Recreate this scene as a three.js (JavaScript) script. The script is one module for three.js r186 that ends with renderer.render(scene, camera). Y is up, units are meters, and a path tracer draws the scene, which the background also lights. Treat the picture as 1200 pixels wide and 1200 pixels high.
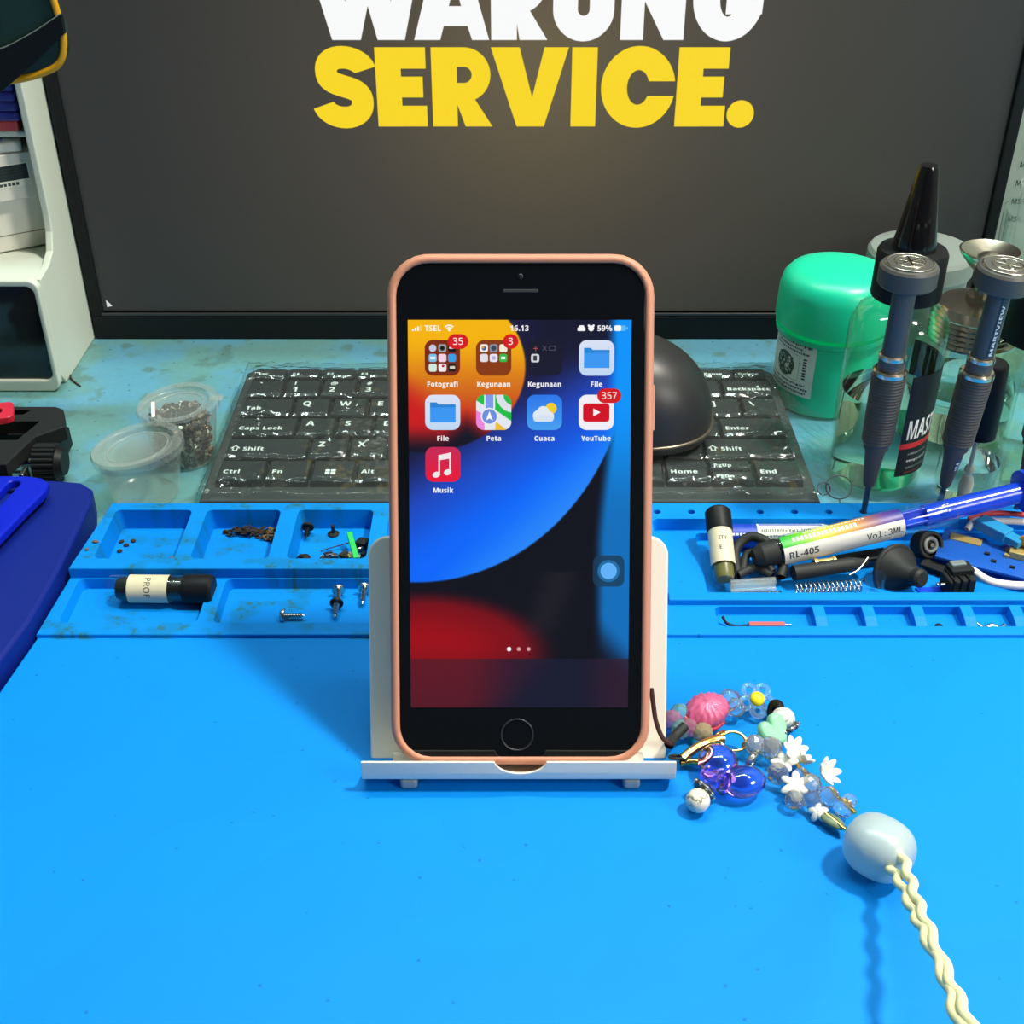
import * as THREE from 'three';
import { RoundedBoxGeometry } from 'three/addons/geometries/RoundedBoxGeometry.js';
import { mergeGeometries, mergeVertices, toCreasedNormals } from 'three/addons/utils/BufferGeometryUtils.js';
import { RectAreaLightUniformsLib } from 'three/addons/lights/RectAreaLightUniformsLib.js';
import { Brush, Evaluator, SUBTRACTION, ADDITION } from 'three-bvh-csg';

// ---------------------------------------------------------------- camera, lights, exposure
const scene = new THREE.Scene();
scene.background = new THREE.Color(0x000000);
const camera = new THREE.PerspectiveCamera(44.49, 1, 0.01, 20);
camera.position.set(0, 0.287, 0);
camera.rotation.set(-33.7 * Math.PI / 180, 0, 0);
const renderer = new THREE.WebGLRenderer({ antialias: true });
renderer.toneMapping = THREE.LinearToneMapping;
renderer.toneMappingExposure = 1.3;
renderer.shadowMap.enabled = true;
RectAreaLightUniformsLib.init();
// a small square ceiling lamp right of the desk, a long tube batten behind and above the monitor, an added unseen soft desk lamp at the front right
const KEY = { at: [0.80, 1.70, -0.30], size: 0.17, color: new THREE.Color(1.0, 0.93, 0.82), power: 350 };
const TUBE = { at: [-0.10, 1.68, -0.72], w: 1.2, h: 0.10, color: new THREE.Color(0.80, 1.0, 0.95), power: 36 };
const ADDED_DESK = { at: [0.56, 0.44, 0.06], size: 0.2, aim: [0.15, 0, -0.42], color: new THREE.Color(1.0, 0.95, 0.86), power: 13 };
function areaLight(L, w, h, target) {
  const l = new THREE.RectAreaLight(L.color, L.power, w, h);
  l.position.set(...L.at); l.lookAt(...target); scene.add(l);
  return l;
}
areaLight(KEY, KEY.size, KEY.size, [KEY.at[0], 0, KEY.at[2]]);
areaLight(TUBE, TUBE.w, TUBE.h, [TUBE.at[0], 0, TUBE.at[2]]);

areaLight(ADDED_DESK, ADDED_DESK.size, ADDED_DESK.size, ADDED_DESK.aim);

// ---------------------------------------------------------------- helpers (all shapes below are authored in millimetres)
const PI = Math.PI, MM = 0.001, R = (d) => d * PI / 180;
let seed = 12345;
const rnd = () => { seed = (seed * 1664525 + 1013904223) >>> 0; return seed / 4294967296; };
const rr = (a, b) => a + (b - a) * rnd();
const V3 = (x, y, z) => new THREE.Vector3(x, y, z);
const taken = {};
function numbered(n) { const k = taken[n] = (taken[n] ?? -1) + 1; return k ? n + '_' + String(k).padStart(3, '0') : n; }
const scaled = new WeakSet();
function M(name, geo, mat, parent = scene, pos, rot) {
  if (Array.isArray(geo)) geo = merge(geo);
  if (!scaled.has(geo)) { geo.scale(MM, MM, MM); scaled.add(geo); }
  const m = new THREE.Mesh(geo, mat);
  m.name = parent === scene ? numbered(name) : name;
  if (pos) m.position.set(pos[0] * MM, pos[1] * MM, pos[2] * MM);
  if (rot) m.rotation.set(...rot);
  m.castShadow = m.receiveShadow = true;
  parent.add(m);
  return m;
}
function thing(name, label, category, pos = [0, 0, 0], turn = 0, group) {
  const o = new THREE.Group(); o.name = numbered(name); scene.add(o);
  o.position.set(pos[0] * MM, pos[1] * MM, pos[2] * MM); o.rotation.y = turn;
  o.userData = { label, category }; if (group) o.userData.group = group;
  return o;
}
function tag(o, label, category, group) { o.userData.label = label; o.userData.category = category; if (group) o.userData.group = group; return o; }
function struct(o, label, category = 'structure') { o.userData.kind = 'structure'; o.userData.label = label; o.userData.category = category; return o; }
function copy(src, pos, rot, label, group) {
  const c = src.clone(); c.name = numbered(src.name.replace(/_\d{3}$/, '')); scene.add(c);
  c.userData = { ...src.userData };
  c.position.set(pos[0] * MM, pos[1] * MM, pos[2] * MM); if (rot) c.rotation.set(...rot);
  if (label) c.userData.label = label; if (group) c.userData.group = group;
  return c;
}
function merge(list) {
  return mergeGeometries(list.map((g) => { const q = g.index ? g.toNonIndexed() : g.clone(); for (const k of Object.keys(q.attributes)) if (!['position', 'normal', 'uv'].includes(k)) q.deleteAttribute(k); if (!q.attributes.uv) q.setAttribute('uv', new THREE.BufferAttribute(new Float32Array(q.attributes.position.count * 2), 2)); return q; }));
}
const box = (w, h, d, x = 0, y = 0, z = 0, r = 0.6) => (r > 0 ? new RoundedBoxGeometry(w, h, d, 2, Math.min(r, w / 2.01, h / 2.01, d / 2.01)) : new THREE.BoxGeometry(w, h, d)).translate(x, y, z);
const lathe = (pts, seg = 40) => toCreasedNormals(new THREE.LatheGeometry(pts.map(([a, b]) => new THREE.Vector2(Math.max(a, 0.0001), b)), seg), 0.6);
const tube = (pts, r, seg = 40, rs = 8, closed = false) => new THREE.TubeGeometry(new THREE.CatmullRomCurve3(pts.map((p) => V3(...p)), closed), seg, r, rs, closed);
const torus = (R0, r, rs = 10, ts = 36) => new THREE.TorusGeometry(R0, r, rs, ts);
function roundRect(w, h, r, x = 0, y = 0) {
  const s = new THREE.Shape(), a = x - w / 2, b = y - h / 2;
  s.moveTo(a + r, b); s.lineTo(a + w - r, b); s.absarc(a + w - r, b + r, r, -PI / 2, 0); s.lineTo(a + w, b + h - r); s.absarc(a + w - r, b + h - r, r, 0, PI / 2);
  s.lineTo(a + r, b + h); s.absarc(a + r, b + h - r, r, PI / 2, PI); s.lineTo(a, b + r); s.absarc(a + r, b + r, r, PI, PI * 1.5);
  return s;
}
function extrude(shape, depth, bevel = 0, seg = 10) {
  return new THREE.ExtrudeGeometry(shape, { depth: depth - 2 * bevel, bevelEnabled: bevel > 0, bevelThickness: bevel, bevelSize: bevel, bevelOffset: -bevel, bevelSegments: 3, curveSegments: seg }).translate(0, 0, bevel);
}
const poly = (pts) => new THREE.Shape(pts.map(([x, y]) => new THREE.Vector2(x, y)));
// slab: a ground outline [x, z] raised from y0 to y1
const slab = (pts, y0, y1, bevel = 0) => extrude(poly(pts.map(([x, z]) => [x, -z])), y1 - y0, bevel).rotateX(-PI / 2).translate(0, y0, 0);
// cylinder along a segment
function rod(a, b, r0, r1 = r0, seg = 20) {
  const A = V3(...a), B = V3(...b), g = new THREE.CylinderGeometry(r1, r0, A.distanceTo(B), seg);
  g.applyQuaternion(new THREE.Quaternion().setFromUnitVectors(V3(0, 1, 0), B.clone().sub(A).normalize()));
  const c = A.add(B).multiplyScalar(0.5); return g.translate(c.x, c.y, c.z);
}
function uvBox(geo, f) { // replaces uv by a function of the position in millimetres
  const p = geo.attributes.position, uv = new Float32Array(p.count * 2);
  for (let i = 0; i < p.count; i++) { const [u, v] = f(p.getX(i), p.getY(i), p.getZ(i)); uv[2 * i] = u; uv[2 * i + 1] = v; }
  geo.setAttribute('uv', new THREE.BufferAttribute(uv, 2)); return geo;
}
function canvas(w, h, draw) { const c = document.createElement('canvas'); c.width = w; c.height = h; draw(c.getContext('2d'), w, h); return c; }
function tex(c, repeat) { const t = new THREE.CanvasTexture(c); t.colorSpace = THREE.SRGBColorSpace; t.magFilter = THREE.LinearFilter; if (repeat) { t.wrapS = t.wrapT = THREE.RepeatWrapping; } return t; }
const hash = (x, y) => { let h = (x * 374761393 + y * 668265263) | 0; h = Math.imul(h ^ (h >>> 13), 1274126177); return ((h ^ (h >>> 16)) >>> 0) / 4294967296; };
function noise(x, y) { const X = Math.floor(x), Y = Math.floor(y), fx = x - X, fy = y - Y, a = fx * fx * (3 - 2 * fx), b = fy * fy * (3 - 2 * fy); return (hash(X, Y) * (1 - a) + hash(X + 1, Y) * a) * (1 - b) + (hash(X, Y + 1) * (1 - a) + hash(X + 1, Y + 1) * a) * b; }
const fbm = (x, y, o = 4) => { let s = 0, a = 0.5, t = 0; for (let i = 0; i < o; i++) { s += a * noise(x, y); t += a; x = x * 2.03 + 17; y = y * 2.03 + 5; a *= 0.5; } return s / t; };
const sm = (a, b, x) => { const t = Math.min(1, Math.max(0, (x - a) / (b - a))); return t * t * (3 - 2 * t); };
function pixelCanvas(w, h, f) { return canvas(w, h, (c) => { const im = c.createImageData(w, h); for (let y = 0; y < h; y++) for (let x = 0; x < w; x++) { const p = f(x, y), i = 4 * (y * w + x); im.data[i] = p[0]; im.data[i + 1] = p[1]; im.data[i + 2] = p[2]; im.data[i + 3] = 255; } c.putImageData(im, 0, 0); }); }
const mix3 = (a, b, t) => [a[0] + (b[0] - a[0]) * t, a[1] + (b[1] - a[1]) * t, a[2] + (b[2] - a[2]) * t];

// ---------------------------------------------------------------- materials
const std = (color, roughness = 0.5, metalness = 0, extra = {}) => new THREE.MeshStandardMaterial({ color, roughness, metalness, ...extra });
const phys = (o) => new THREE.MeshPhysicalMaterial(o);
const lin = (r, g, b) => new THREE.Color().setRGB(r, g, b);
const K = {
  wall: std(lin(0.26, 0.29, 0.27), 0.9), floorTile: std(lin(0.25, 0.24, 0.22), 0.8), ceiling: std(lin(0.7, 0.7, 0.68), 0.9),
  black: phys({ color: lin(0.007, 0.008, 0.009), roughness: 0.5, specularIntensity: 0.5 }), blackMatte: phys({ color: lin(0.012, 0.014, 0.015), roughness: 0.7, specularIntensity: 0.5 }), blackGloss: std(lin(0.006, 0.006, 0.007), 0.12), rubber: phys({ color: lin(0.018, 0.02, 0.02), roughness: 0.55, specularIntensity: 0.6 }),
  cabinet: std(lin(0.62, 0.68, 0.58), 0.5), whiteBox: std(lin(0.72, 0.72, 0.64), 0.55), smoked: phys({ color: lin(0.16, 0.2, 0.2), transmission: 0.9, thickness: 0, roughness: 0.08 }),
  standWhite: std(lin(0.86, 0.82, 0.71), 0.38), casePink: std(lin(0.60, 0.255, 0.16), 0.5), glassBlack: std(lin(0.004, 0.005, 0.007), 0.05),
  steel: std(lin(0.62, 0.6, 0.55), 0.25, 1), darkSteel: std(lin(0.10, 0.105, 0.11), 0.4, 0.9), brass: std(lin(0.75, 0.5, 0.16), 0.25, 1), gold: std(lin(0.9, 0.58, 0.16), 0.18, 1), pump: std(lin(0.62, 0.56, 0.46), 0.22, 1),
  navy: phys({ color: lin(0.002, 0.014, 0.20), roughness: 0.5, specularIntensity: 0.5 }), navyBright: phys({ color: lin(0.002, 0.014, 0.52), roughness: 0.4, specularIntensity: 0.5 }), green: phys({ color: lin(0.01, 0.78, 0.46), roughness: 0.35, transmission: 0.25, thickness: 0 }), gunmetal: std(lin(0.075, 0.075, 0.07), 0.4), gunGrip: std(lin(0.066, 0.064, 0.058), 0.55),
  clear: phys({ color: lin(0.97, 0.99, 0.97), transmission: 1, thickness: 0, roughness: 0.04, ior: 1.5 }),
  clearGreen: phys({ color: lin(0.88, 0.96, 0.88), transmission: 1, thickness: 0, roughness: 0.06, ior: 1.5 }),
  thickGlass: phys({ color: lin(0.98, 1, 0.98), transmission: 1, thickness: 5, roughness: 0.02, ior: 1.5, attenuationColor: lin(0.75, 0.9, 0.78), attenuationDistance: 0.05 }),
  liquid: phys({ color: 0xffffff, transmission: 1, thickness: 20, roughness: 0, ior: 1.34, attenuationColor: lin(0.82, 0.9, 0.76), attenuationDistance: 0.09 }),
  milky: phys({ color: lin(0.86, 0.9, 0.87), transmission: 0.86, thickness: 0, roughness: 0.18, ior: 1.45, side: THREE.DoubleSide }),
  frostGrey: phys({ color: lin(0.45, 0.52, 0.48), transmission: 0.55, thickness: 0, roughness: 0.4, side: THREE.DoubleSide }),
  film: phys({ color: lin(0.90, 0.95, 0.92), transmission: 0.985, thickness: 0, roughness: 0.1, ior: 1.5, side: THREE.DoubleSide }),
  crystal: phys({ color: 0xffffff, transmission: 0.94, thickness: 5, roughness: 0.01, ior: 1.6, iridescence: 0.6 }),
  crystalWarm: phys({ color: lin(1, 0.98, 0.92), transmission: 0.85, thickness: 5, roughness: 0.01, ior: 1.6, attenuationColor: lin(0.95, 0.9, 0.75), attenuationDistance: 0.02 }),
  purpleGlass: phys({ color: lin(0.92, 0.86, 1), transmission: 1, thickness: 8, roughness: 0.02, ior: 1.5, attenuationColor: lin(0.5, 0.3, 0.95), attenuationDistance: 0.013, clearcoat: 1 }),
  pinkShell: std(lin(0.62, 0.12, 0.26), 0.35, 0.1), mint: phys({ color: lin(0.36, 0.80, 0.52), transmission: 0.3, thickness: 0, roughness: 0.4 }), pearl: phys({ color: lin(0.86, 0.86, 0.78), roughness: 0.3, transmission: 0.12, thickness: 0, sheen: 0.4 }),
  frosted: phys({ color: lin(0.58, 0.69, 0.69), roughness: 0.33, transmission: 0.35, thickness: 0, clearcoat: 0.5, clearcoatRoughness: 0.25 }),
  cream: std(lin(0.80, 0.74, 0.42), 0.85), brownCord: std(lin(0.05, 0.012, 0.012), 0.7), yellow: std(lin(0.95, 0.78, 0.01), 0.4), paper: std(lin(0.78, 0.72, 0.6), 0.8),
  red: std(lin(0.55, 0.03, 0.04), 0.45), redFaded: std(lin(0.55, 0.10, 0.09), 0.6), white: std(lin(0.8, 0.8, 0.76), 0.5), orange: std(lin(0.85, 0.36, 0.03), 0.45), pcbBlue: std(lin(0.01, 0.10, 0.48), 0.35), pcbCyan: std(lin(0.02, 0.30, 0.60), 0.4), padGold: std(lin(0.62, 0.46, 0.16), 0.35, 0.5),
  greenStick: std(lin(0.01, 0.55, 0.08), 0.5), debris: std(lin(0.03, 0.02, 0.012), 0.9), debrisBrown: std(lin(0.16, 0.10, 0.05), 0.9),
  pouch: std(lin(0.012, 0.038, 0.032), 0.5), pouchTrim: std(lin(0.72, 0.36, 0.005), 0.5), ribBlue: std(lin(0.02, 0.025, 0.22), 0.45), brick: std(lin(0.42, 0.05, 0.06), 0.5),
  plungerBlue: phys({ color: lin(0.01, 0.08, 0.85), roughness: 0.2, transmission: 0.25, thickness: 0 }), pinkRed: std(lin(0.6, 0.02, 0.05), 0.4),
};

// ---------------------------------------------------------------- the room
const meters = (w, h, d, x, y, z) => new THREE.BoxGeometry(w * 1000, h * 1000, d * 1000).translate(x * 1000, y * 1000, z * 1000);
struct(M('floor', meters(3.6, 0.1, 3.0, 0, -0.83, 0.3), K.floorTile), 'grey tiled floor under the workbench', 'floor');
struct(M('ceiling', meters(3.6, 0.1, 3.0, 0, 1.80, 0.3), K.ceiling), 'white ceiling above the workbench', 'ceiling');
struct(M('wall_back', meters(3.6, 2.7, 0.1, 0, 0.5, -0.98), K.wall), 'pale wall behind the monitor', 'wall');
struct(M('wall_front', meters(3.6, 2.7, 0.1, 0, 0.5, 1.75), std(lin(0.05, 0.055, 0.055), 0.9)), 'dark wall facing the workbench', 'wall');
struct(M('wall_left', meters(0.1, 2.7, 2.83, -1.75, 0.5, 0.385), K.wall), 'pale wall to the left of the workbench', 'wall');
struct(M('wall_right', meters(0.1, 2.7, 2.83, 1.75, 0.5, 0.385), K.wall), 'pale wall to the right of the workbench', 'wall');
{ // ceiling fittings that carry the two area lights
  const glow = (c, i) => new THREE.MeshStandardMaterial({ color: 0xffffff, emissive: c, emissiveIntensity: i });
  const a = thing('ceiling_lamp', 'small square white ceiling lamp', 'lamp', [KEY.at[0] * 1000, 1750, KEY.at[2] * 1000]);
  M('housing', box(200, 42, 200, 0, -21, 0, 4), K.white, a); M('lamp_diffuser', box(170, 4, 170, 0, -44.5, 0, 1), glow(KEY.color, 6), a);
  const b = thing('tube_light', 'long fluorescent tube batten on the ceiling', 'lamp', [TUBE.at[0] * 1000, 1750, TUBE.at[2] * 1000]);
  M('housing', box(1260, 60, 110, 0, -30, 0, 4), K.white, b); M('light_tube', rod([-590, -62, 0], [590, -62, 0], 5, 5), glow(TUBE.color, 4), b);
}

// ---------------------------------------------------------------- workbench
const T = -6; // height of the table top below the mat surface
const tableTex = tex(pixelCanvas(1024, 1024, (x, y) => {
  const n = fbm(x / 90, y / 90, 5), m = fbm(x / 22 + 40, y / 22, 3), g = fbm(x / 5 + 9, y / 5, 2);
  let c = mix3([92, 154, 180], [98, 150, 150], sm(0.4, 0.64, n));
  c = mix3(c, [84, 124, 118], sm(0.62, 0.8, m) * 0.7);
  if (hash(x >> 1, (y >> 1) + 777) > 0.9985) c = mix3(c, [40, 60, 60], 0.7);
  const k = 1 + (g - 0.5) * 0.06; return [c[0] * k, c[1] * k, c[2] * k];
}), true);
{
  const t = thing('workbench', 'pale blue painted workbench with worn stained top', 'table', [0, -780, -370]);
  const top = uvBox(box(1300, 26, 940, 0, 780 - 6 - 13, 0, 3), (x, y, z) => [x / 420, z / 420]);
  M('tabletop', top, std(0xffffff, 0.42, 0, { map: tableTex }), t);
  for (const sx of [-1, 1]) for (const sz of [-1, 1]) M('leg', box(45, 748, 45, sx * 600, 374, sz * 430, 2), K.whiteBox, t);
}

{ // desk lamp added out of view to light the bottle and screwdriver fronts
  const d = thing('added_desk_lamp', 'added unseen black desk lamp with square white head at the front right', 'lamp', [620, T, 40]);
  const h = new THREE.Vector3(...ADDED_DESK.at).multiplyScalar(1000).sub(V3(620, T, 40)), aim = new THREE.Vector3(...ADDED_DESK.aim).sub(new THREE.Vector3(...ADDED_DESK.at)).normalize(), q = new THREE.Quaternion().setFromUnitVectors(V3(0, -1, 0), aim);
  M('base', lathe([[0, 0], [60, 0], [62, 4], [58, 12], [0, 14]], 48), K.black, d); M('arm', [rod([0, 10, 0], [10, 520, 20], 7), rod([10, 520, 20], [h.x - aim.x * 30, h.y - aim.y * 30, h.z - aim.z * 30], 7)], K.black, d);
  const head = M('lamp_head', box(220, 24, 220, 0, 16, 0, 6), K.white, d, [h.x, h.y, h.z]); head.quaternion.copy(q);
  M('lamp_panel', box(200, 3, 200, 0, 2.6, 0, 1), new THREE.MeshStandardMaterial({ color: 0xffffff, emissive: ADDED_DESK.color, emissiveIntensity: 3 }), head);
}

// ---------------------------------------------------------------- repair mat
const ev = new Evaluator(); ev.useGroups = false; ev.attributes = ['position', 'normal'];
const brush = (g) => { const q = g.index ? g.toNonIndexed() : g; const b = new Brush(mergeVertices(q)); b.updateMatrixWorld(); return b; };
const cut = (a, g) => { const r = ev.evaluate(a, brush(g), SUBTRACTION); r.updateMatrixWorld(); return r; };
const add = (a, g) => { const r = ev.evaluate(a, brush(g), ADDITION); r.updateMatrixWorld(); return r; };
// a pocket with drafted walls: x0..x1, z0..z1 at the top, from yFloor up past yTop
function pocket(x0, x1, z0, z1, yF, yT, draft = 1.5, r = 2.5) {
  const g = extrude(roundRect(x1 - x0, z1 - z0, r), 1, 0, 5).rotateX(-PI / 2).translate((x0 + x1) / 2, 0, (z0 + z1) / 2), p = g.attributes.position, cx = (x0 + x1) / 2, cz = (z0 + z1) / 2;
  for (let i = 0; i < p.count; i++) {
    const up = p.getY(i) > 0.5; p.setY(i, up ? yT + 3 : yF);
    if (!up) { p.setX(i, cx + (p.getX(i) - cx) * (1 - 2 * draft / (x1 - x0))); p.setZ(i, cz + (p.getZ(i) - cz) * (1 - 2 * draft * 0.5 / (z1 - z0))); }
  }
  g.computeVertexNormals(); return g;
}
const matW = 460, matX0 = -190;
const dirtTex = tex(pixelCanvas(1024, 1024, (x, y) => { // x: -190..270, z: -430..-120
  const X = -190 + x / 1024 * 460, Z = -430 + y / 1024 * 310;
  let c = [0, 130, 222];
  const n = fbm(X / 60, Z / 60, 3); c = mix3(c, [0, 138, 228], n * 0.5);
  if (Z < -348 && X < -45) { // grime settled in the left compartments
    const g = fbm(X / 9 + 30, Z / 6, 4), s = fbm(X / 1.7, Z / 1.7, 2);
    c = mix3(c, [14, 116, 170], sm(0.46, 0.7, g) * 0.6);
    c = mix3(c, [54, 98, 104], sm(0.6, 0.74, s) * sm(0.56, 0.68, g) * 0.7);
  } else { const d = hash(Math.floor(X * 1.4), Math.floor(Z * 1.4)); if (d > 0.9992) c = mix3(c, [6, 100, 176], 0.8); }
  return c;
}));
const matUV = (g) => uvBox(g, (x, y, z) => [(x + 190) / 460, 1 - (z + 430) / 310]);
const matMat = phys({ color: 0xffffff, map: dirtTex, roughness: 0.5, specularIntensity: 0.35 });
const repairMat = thing('repair_mat', 'bright blue silicone repair mat with moulded parts trays', 'mat', [0, T, 0]);
{
  const up = (g) => g.translate(0, -T, 0);
  const padPts = [[-170.5, -349.6], [-174.3, -320], [-186, -215], [-190, -130], [-187, -123], [270, -123], [270, -349.6]];
  M('work_pad', up(matUV(slab(padPts, T, 0, 0.8))), matMat, repairMat);
  let tr = brush(slab([[-163.5, -428], [-168.4, -383.2], [-170.6, -348.8], [270, -348.8], [270, -428]], T, 1.6, 0.5));
  tr = add(tr, slab([[-163.6, -428.2], [-168.2, -382.8], [52, -382.8], [52, -404], [270, -404], [270, -428.2]], T + 0.5, 6, 0.6));
  tr = add(tr, slab([[58, -366], [58, -381], [270, -381], [270, -366]], T + 0.6, 4, 0.5));
  for (const [a, b] of [[-161, -129], [-124, -93], [-87, -55.5], [-50, -4]]) tr = cut(tr, pocket(a, b, -423.2, -389, -2.5, 6, 2));
  tr = cut(tr, pocket(-165.5, -113.5, -382.4, -355, -2.5, 2, 2)); tr = cut(tr, pocket(-109.5, -48, -382.4, -355, -2.5, 2, 2)); tr = cut(tr, pocket(-44, 40, -382.4, -355, -2.5, 2, 2));
  tr = cut(tr, pocket(56, 264, -416.6, -370.3, 0.6, 6, 0.6)); // shallow shelf round the big bin
  tr = cut(tr, pocket(73, 262, -414.5, -371, -3, 6, 0.8));
  tr = cut(tr, pocket(74, 262, -365.4, -353.2, -2, 4, 1));
  for (let k = 0; k < 15; k++) tr = cut(tr, new THREE.CylinderGeometry(1.5, 1.5, 8, 12).translate(58.7 + 13.9 * k, 5, -421.5));
  const g = toCreasedNormals(tr.geometry.index ? tr.geometry.toNonIndexed() : tr.geometry, 0.5);
  M('parts_tray', up(matUV(g)), matMat, repairMat);
  for (let k = 0; k < 8; k++) { // sloping cradle ribs in the front channel
    const x = 112.5 + 18.1 * k, s = extrude(poly([[-364.6, -1.9], [-353.4, -1.9], [-353.4, 0.6], [-358.5, 2.2], [-364.6, 2.6]].map(([z, y]) => [-z, y])), 4.4, 0.3).rotateY(PI / 2).translate(x - 2.2, 0, 0);
    M('divider', up(matUV(s)), matMat, repairMat);
  }
}

// ---------------------------------------------------------------- monitor
{
  const g = (c, s) => { // heavy geometric capitals, units: mm on the screen, y up
    c.lineJoin = 'miter'; c.lineCap = 'butt';
  };
  const SX0 = -215, SX1 = 239, SY0 = 9.5, SY1 = 265, PX = 2048 / (SX1 - SX0);
  const scr = canvas(2048, Math.round((SY1 - SY0) * PX), (c, w, h) => {
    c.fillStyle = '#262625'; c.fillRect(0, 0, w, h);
    const wall = c.createRadialGradient(w / 2, h * 0.5, 60, w / 2, h * 0.5, w * 0.5); wall.addColorStop(0, '#665a40'); wall.addColorStop(0.4, '#433e34'); wall.addColorStop(1, '#262726'); c.fillStyle = wall; c.fillRect(0, 0, w, h); // warm glow fading to dark edges, painted into the screen image
    c.setTransform(PX, 0, 0, -PX, -SX0 * PX, SY1 * PX);
    const P = (pts) => { c.beginPath(); pts.forEach(([x, y], i) => (i ? c.lineTo(x, y) : c.moveTo(x, y))); c.closePath(); c.fill(); };
    const bars = (x0, x1, y0, H) => { P([[x0, y0], [x0 + 12, y0], [x0 + 12, y0 + H], [x0, y0 + H]]); for (const [b, t, e] of [[0, 10, 0], [13.8, 23.6, 1.6], [27.2, 37, 0]]) P([[x0, y0 + b], [x1 - e, y0 + b], [x1 - e, y0 + t], [x0, y0 + t]]); };
    const letR = (x0, x1, y0, H) => {
      P([[x0, y0], [x0 + 12, y0], [x0 + 12, y0 + H], [x0, y0 + H]]);
      const cx = x1 - 13.4, cy = y0 + H - 12.6;
      c.beginPath(); c.moveTo(x0, y0 + H); c.lineTo(cx, y0 + H); c.arc(cx, cy, 12.6, PI / 2, -PI / 2, true); c.lineTo(x0, cy - 12.6); c.closePath();
      c.moveTo(x0 + 12, cy + 3.7); c.lineTo(x0 + 12, cy - 3.7); c.lineTo(cx, cy - 3.7); c.arc(cx, cy, 3.7, -PI / 2, PI / 2); c.closePath(); c.fill('evenodd');
      P([[cx - 6, y0 + 14], [cx + 4.5, y0 + 14], [x1, y0], [x1 - 13, y0], [x0 + 11, y0 + 13]]);
    };
    const ringC = (x0, x1, y0, H, g0, g1) => { // a round letter: thick ring with a level slot cut into its right side
      const cx = (x0 + x1) / 2, cy = y0 + H / 2, rx = (x1 - x0) / 2, ry = H / 2 + 0.6; c.save(); c.beginPath(); c.rect(x0 - 2, y0 - 2, cx - x0 + 4, H + 4); c.rect(cx + 2, y0 - 2, rx + 2, g0 - y0 + 2); c.rect(cx + 2, g1, rx + 2, y0 + H + 2 - g1); c.clip();
      c.beginPath(); c.ellipse(cx, cy, rx, ry, 0, 0, 2 * PI); c.ellipse(cx, cy, rx - 12.4, ry - 11, 0, 0, 2 * PI); c.fill('evenodd'); c.restore();
    };
    const Y = 106.1, H = 37, W = 146.3;
    c.fillStyle = c.strokeStyle = '#ffdc12';
    c.lineWidth = 10.4; c.beginPath(); // S
    c.moveTo(-69.4, Y + 26.6); c.bezierCurveTo(-71.5, Y + 33.6, -88.6, Y + 35.4, -87.8, Y + 25.6); c.bezierCurveTo(-87.8, Y + 16.6, -70.8, Y + 21.6, -71.4, Y + 11.2); c.bezierCurveTo(-71.8, Y + 2.0, -87.6, Y + 2.4, -90.2, Y + 10.2); c.stroke();
    bars(-64.5, -40.7, Y, H); letR(-38.1, -9.4, Y, H);
    P([[-10, Y + H], [3.6, Y + H], [9.6, Y + 14], [15.2, Y + H], [26.7, Y + H], [15.4, Y], [2.2, Y]]);
    P([[28.2, Y], [40.2, Y], [40.2, Y + H], [28.2, Y + H]]);
    ringC(42.3, 77.6, Y, H, Y + 14.6, Y + 21.4); bars(78.4, 102.2, Y, H);
    c.beginPath(); c.arc(109.8, Y + 6, 6.6, 0, 2 * PI); c.fill();
    c.fillStyle = c.strokeStyle = '#ffffff';
    P([[-93, W + H], [-80.5, W + H], [-76.5, W + 17], [-71, W + H], [-61, W + H], [-55.6, W + 17], [-51.8, W + H], [-41, W + H], [-49.9, W], [-62.6, W], [-66.3, W + 15], [-70.4, W], [-83.8, W]]);
    c.beginPath(); [[-45.6, W], [-33.4, W], [-31.6, W + 6.2], [-20.6, W + 6.2], [-18.6, W], [-10.6, W], [-21, W + H], [-35, W + H]].forEach(([x, y], i) => (i ? c.lineTo(x, y) : c.moveTo(x, y))); c.closePath();
    c.moveTo(-29, W + 15); c.lineTo(-23.4, W + 15); c.lineTo(-26.2, W + 25); c.closePath(); c.fill('evenodd');
    letR(-9.7, 16.5, W, H);
    c.lineWidth = 11.4; c.beginPath(); c.moveTo(24.6, W + H); c.lineTo(24.6, W + 13.5); c.arc(33, W + 13.5, 8.4, PI, 2 * PI); c.lineTo(41.4, W + H); c.stroke();
    P([[50.3, W], [61, W], [61, W + 17], [70.5, W], [79.8, W], [79.8, W + H], [69.4, W + H], [69.4, W + 19], [59.6, W + H], [50.3, W + H]]);
    ringC(83, 115.8, W, H, W + 12, W + 24); P([[98.4, W + 11.4], [115.2, W + 11.4], [115.4, W + 20.4], [98.4, W + 20.4]]);
    c.fillStyle = '#dfe6e6'; P([[-212.8, 15.6], [-212.8, 11.4], [-209.8, 12.0]]); // mouse pointer
  });
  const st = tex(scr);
  const m = thing('monitor', 'wide black monitor showing large white and yellow capitals on dark grey', 'monitor', [12, T, -605]);
  const X0 = -233, X1 = 233, Y1 = 282;
  M('back_shell', box(462, 284, 34, 0, 144, -21, 8), K.blackMatte, m);
  M('bezel', [box(466, 13.2, 9, 0, 6.6, -4.2, 1), box(6, 274, 9, X0 + 3, 150, -4.2, 1), box(6, 274, 9, X1 - 3, 150, -4.2, 1), box(466, 12, 9, 0, 281, -4.2, 1)], K.black, m);
  M('bezel_ridge', box(456, 1.6, 1.2, 0, 14.2, -0.4, 0.4), std(lin(0.035, 0.037, 0.04), 0.4), m);
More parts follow.
